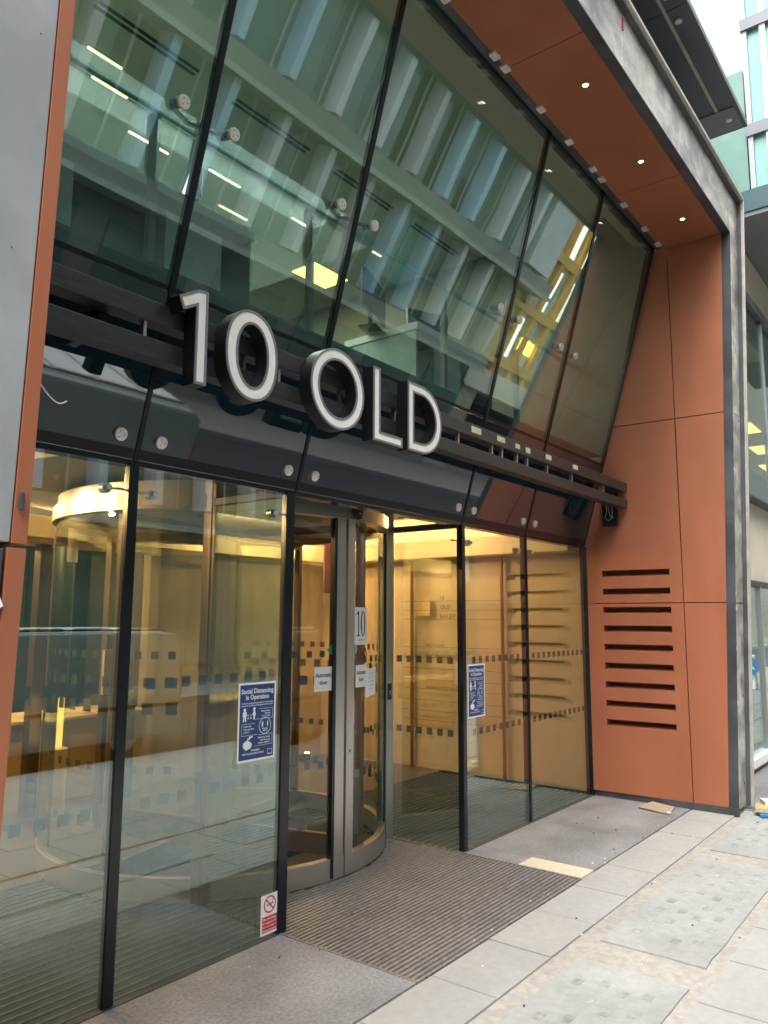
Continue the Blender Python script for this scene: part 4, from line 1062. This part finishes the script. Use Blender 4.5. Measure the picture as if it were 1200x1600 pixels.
MB().box(23.5, 28.1, -10.299, -10.28, 4.2, 11.6).build('glazing', M['pane_cream'], tb)
for i, (x, z, w_, h) in enumerate(((23.75,4.6,.5,1.5),(24.85,6.7,.4,1.5),(26.0,6.6,.6,1.6),(24.9,8.8,.6,1.5),(26.1,8.7,.35,1.6),(27.05,8.8,.6,1.4),(25.95,10.8,.5,.7),(27.05,6.6,.3,1.5),(23.9,8.7,.3,1.6))):
    MB().box(x, x+w_, -10.275, -10.26, z, z+h).build('glow_blind', M['e_blind'], tb)  # glow put into the blinds themselves
for x in (23.5, 24.6, 25.7, 26.8, 27.9): MB().box(x, x+.26, -10.28, -10.1, 3.9, 11.6).build('timber_upright', M['timber_frame'], tb)
for z in (4.2, 6.3, 8.4, 10.5): MB().box(23.5, 28.1, -10.28, -10.05, z, z+.32).build('timber_rail', M['timber_frame'], tb)
MB().box(23.5, 28.0, -10.30, -9.95, 3.1, 3.9).build('fascia_sign', M['sign_cream'], tb)
MB().box(23.6, 28.0, -10.299, -10.2, .2, 3.0).build('shop_front', M['mull'], tb)
MB().box(24.6, 25.6, -10.26, -10.22, 5.0, 5.5).build('lit_panel', M['e_office'], tb)
br = thing('brown_brick_building', (31,-10,0), 'brown brick block farther along the opposite side', 'building')
MB().box(28.2, 36, -17, -10.2, 0, 12.5).build('wall', M['brown_wall'], br)
for i in range(5):
    for z in (1.0, 3.8, 6.6): MB().box(28.8+i*1.45, 29.7+i*1.45, -10.2, -10.15, z, z+1.7).build('window', M['teal_glass'], br)
cbld = thing('cream_building', (42,-10,0), 'cream rendered building with pale windows at the far end of the street', 'building')
MB().box(36.2, 62, -17, -10, 0, 19).box(62.001, 140, -20, -9.5, 0, 26).build('wall', M['cream_wall'], cbld)  # tall far block is unseen, added to darken the neighbour's glass reflections
for i in range(11):
    for z in (1.0, 4.4, 7.6): MB().box(37+i*2.2, 38.2+i*2.2, -10.0, -9.95, z, z+1.9).build('window', M['teal_light'], cbld)
# far street-end and near-left neighbours so that the reflections never run out
lb = thing('left_neighbour_building', (-6,2.2,0), 'grey office block continuing to the left beyond the pier', 'building')
MB().box(-20, -2.25, 2.0, 9, 0, 9.6).build('wall', M['fac_wall'], lb)
for i in range(8):
    for z in (.8, 3.6, 6.4): MB().box(-19.5+i*2.1, -18+i*2.1, 1.97, 2.0, z, z+1.9).build('window', M['teal_glass'], lb)

# white van parked at the kerb, seen in the glass
vn = thing('parked_van', (4.4,-2.8,-.12), 'low pale van with roof slats parked across from the entrance, seen in reflection', 'van')
def profile(y0, y1, P, name, m_, bev=0):
    return MB().prism([(x, y0, z) for x, z in P], (0, y1-y0, 0)).build(name, m_, vn, bevel=bev, smooth=bev > 0)
PB = [(2.0,.22),(2.05,.62),(2.55,.78),(2.95,.84),(3.35,1.34),(3.55,1.42),(6.2,1.42),(6.33,1.33),(6.38,.7),(6.38,.16),(2.1,.12)]
profile(-4.0, -2.2, PB, 'body', M['van'], .045)
MB().box(3.6, 6.15, -3.85, -2.35, 1.421, 1.44).build('roof_panel', M['van_roof'], vn, bevel=.008)
for i, x in enumerate((3.75, 4.35, 4.95, 5.55)): MB().box(x, x+.48, -3.75, -2.4, 1.46, 1.475).build('roof_slat', M['van_roof'], vn)
MB().box(3.7,6.1,-3.79,-3.75,1.44,1.462).box(3.7,6.1,-2.4,-2.36,1.44,1.462).build('roof_rail', M['mull'], vn)
MB().prism([(3.05,-2.195,.86),(3.42,-2.195,1.30),(4.05,-2.195,1.32),(4.05,-2.195,.86)], (0,-.01,0)).build('side_window', M['teal_glass'], vn)
MB().box(2.2, 6.36, -2.2, -2.185, .52, .56).build('side_trim', M['mull'], vn)
for y in (-2.34,-3.86): MB().box(6.37, 6.40, y-.12, y+.12, .62, 1.0).build('tail_light', M['tail_red'], vn, bevel=.008)
for x in (2.85, 5.55):
    for y in (-2.22,-3.96):
        t_ = MB().tube([(x,y-.01,.20),(x,y+.10 if y < -3 else y-.2,.20)], .31, 28).build('wheel', M['tyre'], vn, smooth=True)
        MB().tube([(x,y+(.012 if y > -3 else -.012),.20),(x,y-(.01 if y > -3 else -.01),.20)], .18, 20).build('rim', M['steel'], t_)
# keep-left bollard, seen in the shop window
bo = thing('traffic_bollard', (20,-.25,0), 'white bollard with a round blue arrow sign by the kerb', 'bollard')
MB().box(19.9, 20.1, -.33, -.17, -.0, .8).build('bollard_body', M['poster_white'], bo, bevel=.02)
P = [(19.88, -.25+.2*math.cos(t), .55+.2*math.sin(t)) for t in [2*PI*k/28 for k in range(28)]]
MB().prism(P, (-.02,0,0)).build('sign_disc', M['blue'], bo)
MB().obox((19.855,-.25,.55), (1,0,0), (0,1,-1), (0,1,1), .002, .11, .018).build('arrow_mark', M['poster_white'], bo)

# ================================================================== LIGHT
W = bpy.data.worlds.new('World'); S.world = W; W.use_nodes = True
nt = W.node_tree
for n in list(nt.nodes): nt.nodes.remove(n)
out = nt.nodes.new('ShaderNodeOutputWorld'); bg = nt.nodes.new('ShaderNodeBackground')
sky = nt.nodes.new('ShaderNodeTexSky'); sky.sky_type = 'NISHITA'; sky.sun_disc = False
EL, AZ = math.radians(60), math.radians(250)
sky.sun_elevation = EL; sky.sun_rotation = AZ; sky.air_density = 1.0; sky.dust_density = 6; sky.ozone_density = 1
hs = nt.nodes.new('ShaderNodeHueSaturation'); hs.inputs['Saturation'].default_value = .12; hs.inputs['Value'].default_value = 1.0
nt.links.new(sky.outputs[0], hs.inputs['Color']); nt.links.new(hs.outputs[0], bg.inputs['Color'])
bg.inputs['Strength'].default_value = .15
nt.links.new(bg.outputs[0], out.inputs['Surface'])
def lamp(name, kind, loc, energy, col, **k):
    l = bpy.data.lights.new(name, kind); l.energy = energy; l.color = col
    for a, b in k.items():
        if a != 'rot': setattr(l, a, b)
    o = bpy.data.objects.new(name, l); COL.objects.link(o); o.location = loc
    if 'rot' in k: o.rotation_euler = k['rot']
    return o
sd_ = Vector((math.sin(AZ)*math.cos(EL), math.cos(AZ)*math.cos(EL), math.sin(EL)))
so_ = lamp('sun', 'SUN', (0,0,10), .6, (1,.97,.93), angle=math.radians(35))
so_.rotation_euler = sd_.to_track_quat('Z', 'Y').to_euler()
WARM = (1,.58,.25)
lamp('lobby_cove_light', 'AREA', (2.6,6.3,2.47), 130, WARM, shape='RECTANGLE', size=8.0, size_y=.15, rot=(PI,0,0))
lamp('lobby_side_cove_light', 'AREA', (7.03,4.7,2.47), 9, WARM, shape='RECTANGLE', size=.12, size_y=3.0, rot=(PI,0,0))
for x, y, e in ((5.9,5.2,12),(6.4,4.2,8),(5.2,5.95,60),(4.2,5.95,60),(6.3,6.0,20)):
    lamp('lobby_fill', 'POINT', (x,y,2.6), e, WARM, shadow_soft_size=.04)  # added fill points to brighten the lobby, no fittings there
for x, y in ((.4,5.6),(1.9,5.6),(2.7,6.2),(.6,7.6),(2.6,8.0)):
    lamp('lobby_fill', 'POINT', (x,y,2.6), 48, WARM, shadow_soft_size=.04)  # more added fill for the left of the lobby
lamp('uplight_lamp', 'SPOT', (6.68,6.28,.1), 22, (1,.5,.12), spot_size=1.1, spot_blend=.8, shadow_soft_size=.03, rot=(PI+.12,.0,0))
lamp('office_front_fill', 'AREA', (3.4,4.9,5.56), 22, (1,.93,.75), shape='RECTANGLE', size=4, size_y=.5)  # added fill to lift the desks near the window
lamp('office_light', 'AREA', (4.0,6.2,5.58), 62, (1,.93,.68), shape='RECTANGLE', size=4.2, size_y=2.5)
for i in range(3):
    lamp('soffit_downlight', 'SPOT', (4.47+1.07*i,1.80+.01*i,5.08), 1.5, (1,.7,.42), spot_size=1.4, spot_blend=.7, shadow_soft_size=.025)

# ================================================================== CAMERA
cam = bpy.data.cameras.new('camera'); co = bpy.data.objects.new('camera', cam); COL.objects.link(co)
F_ = 1202.0
def dv(x, y): return Vector((x, -y, -F_)).normalized()
Zc = dv(40.0, -8620.0); Xc = dv(940.0, 172.0); Xc = (Xc - Zc*Xc.dot(Zc)).normalized(); Yc = Zc.cross(Xc)
Rm = Matrix((Xc, Yc, Zc))
co.matrix_world = Matrix.Translation((0,0,1.6)) @ Rm.to_4x4()
cam.sensor_fit = 'VERTICAL'; cam.sensor_height = 24; cam.lens = 24*F_/1600; cam.clip_start = .05; cam.clip_end = 500
S.camera = co
# ================================================================== RENDER SETTINGS
S.view_settings.view_transform = 'Standard'; S.view_settings.look = 'None'; S.view_settings.gamma = 1
S.view_settings.exposure = 1.75
c_ = S.cycles
c_.use_denoising = True; c_.max_bounces = 8; c_.transparent_max_bounces = 28; c_.glossy_bounces = 4; c_.diffuse_bounces = 3
c_.caustics_reflective = False; c_.caustics_refractive = False; c_.sample_clamp_indirect = 4
for o in list(COL.objects):
    if '_w' in o: del o['_w']
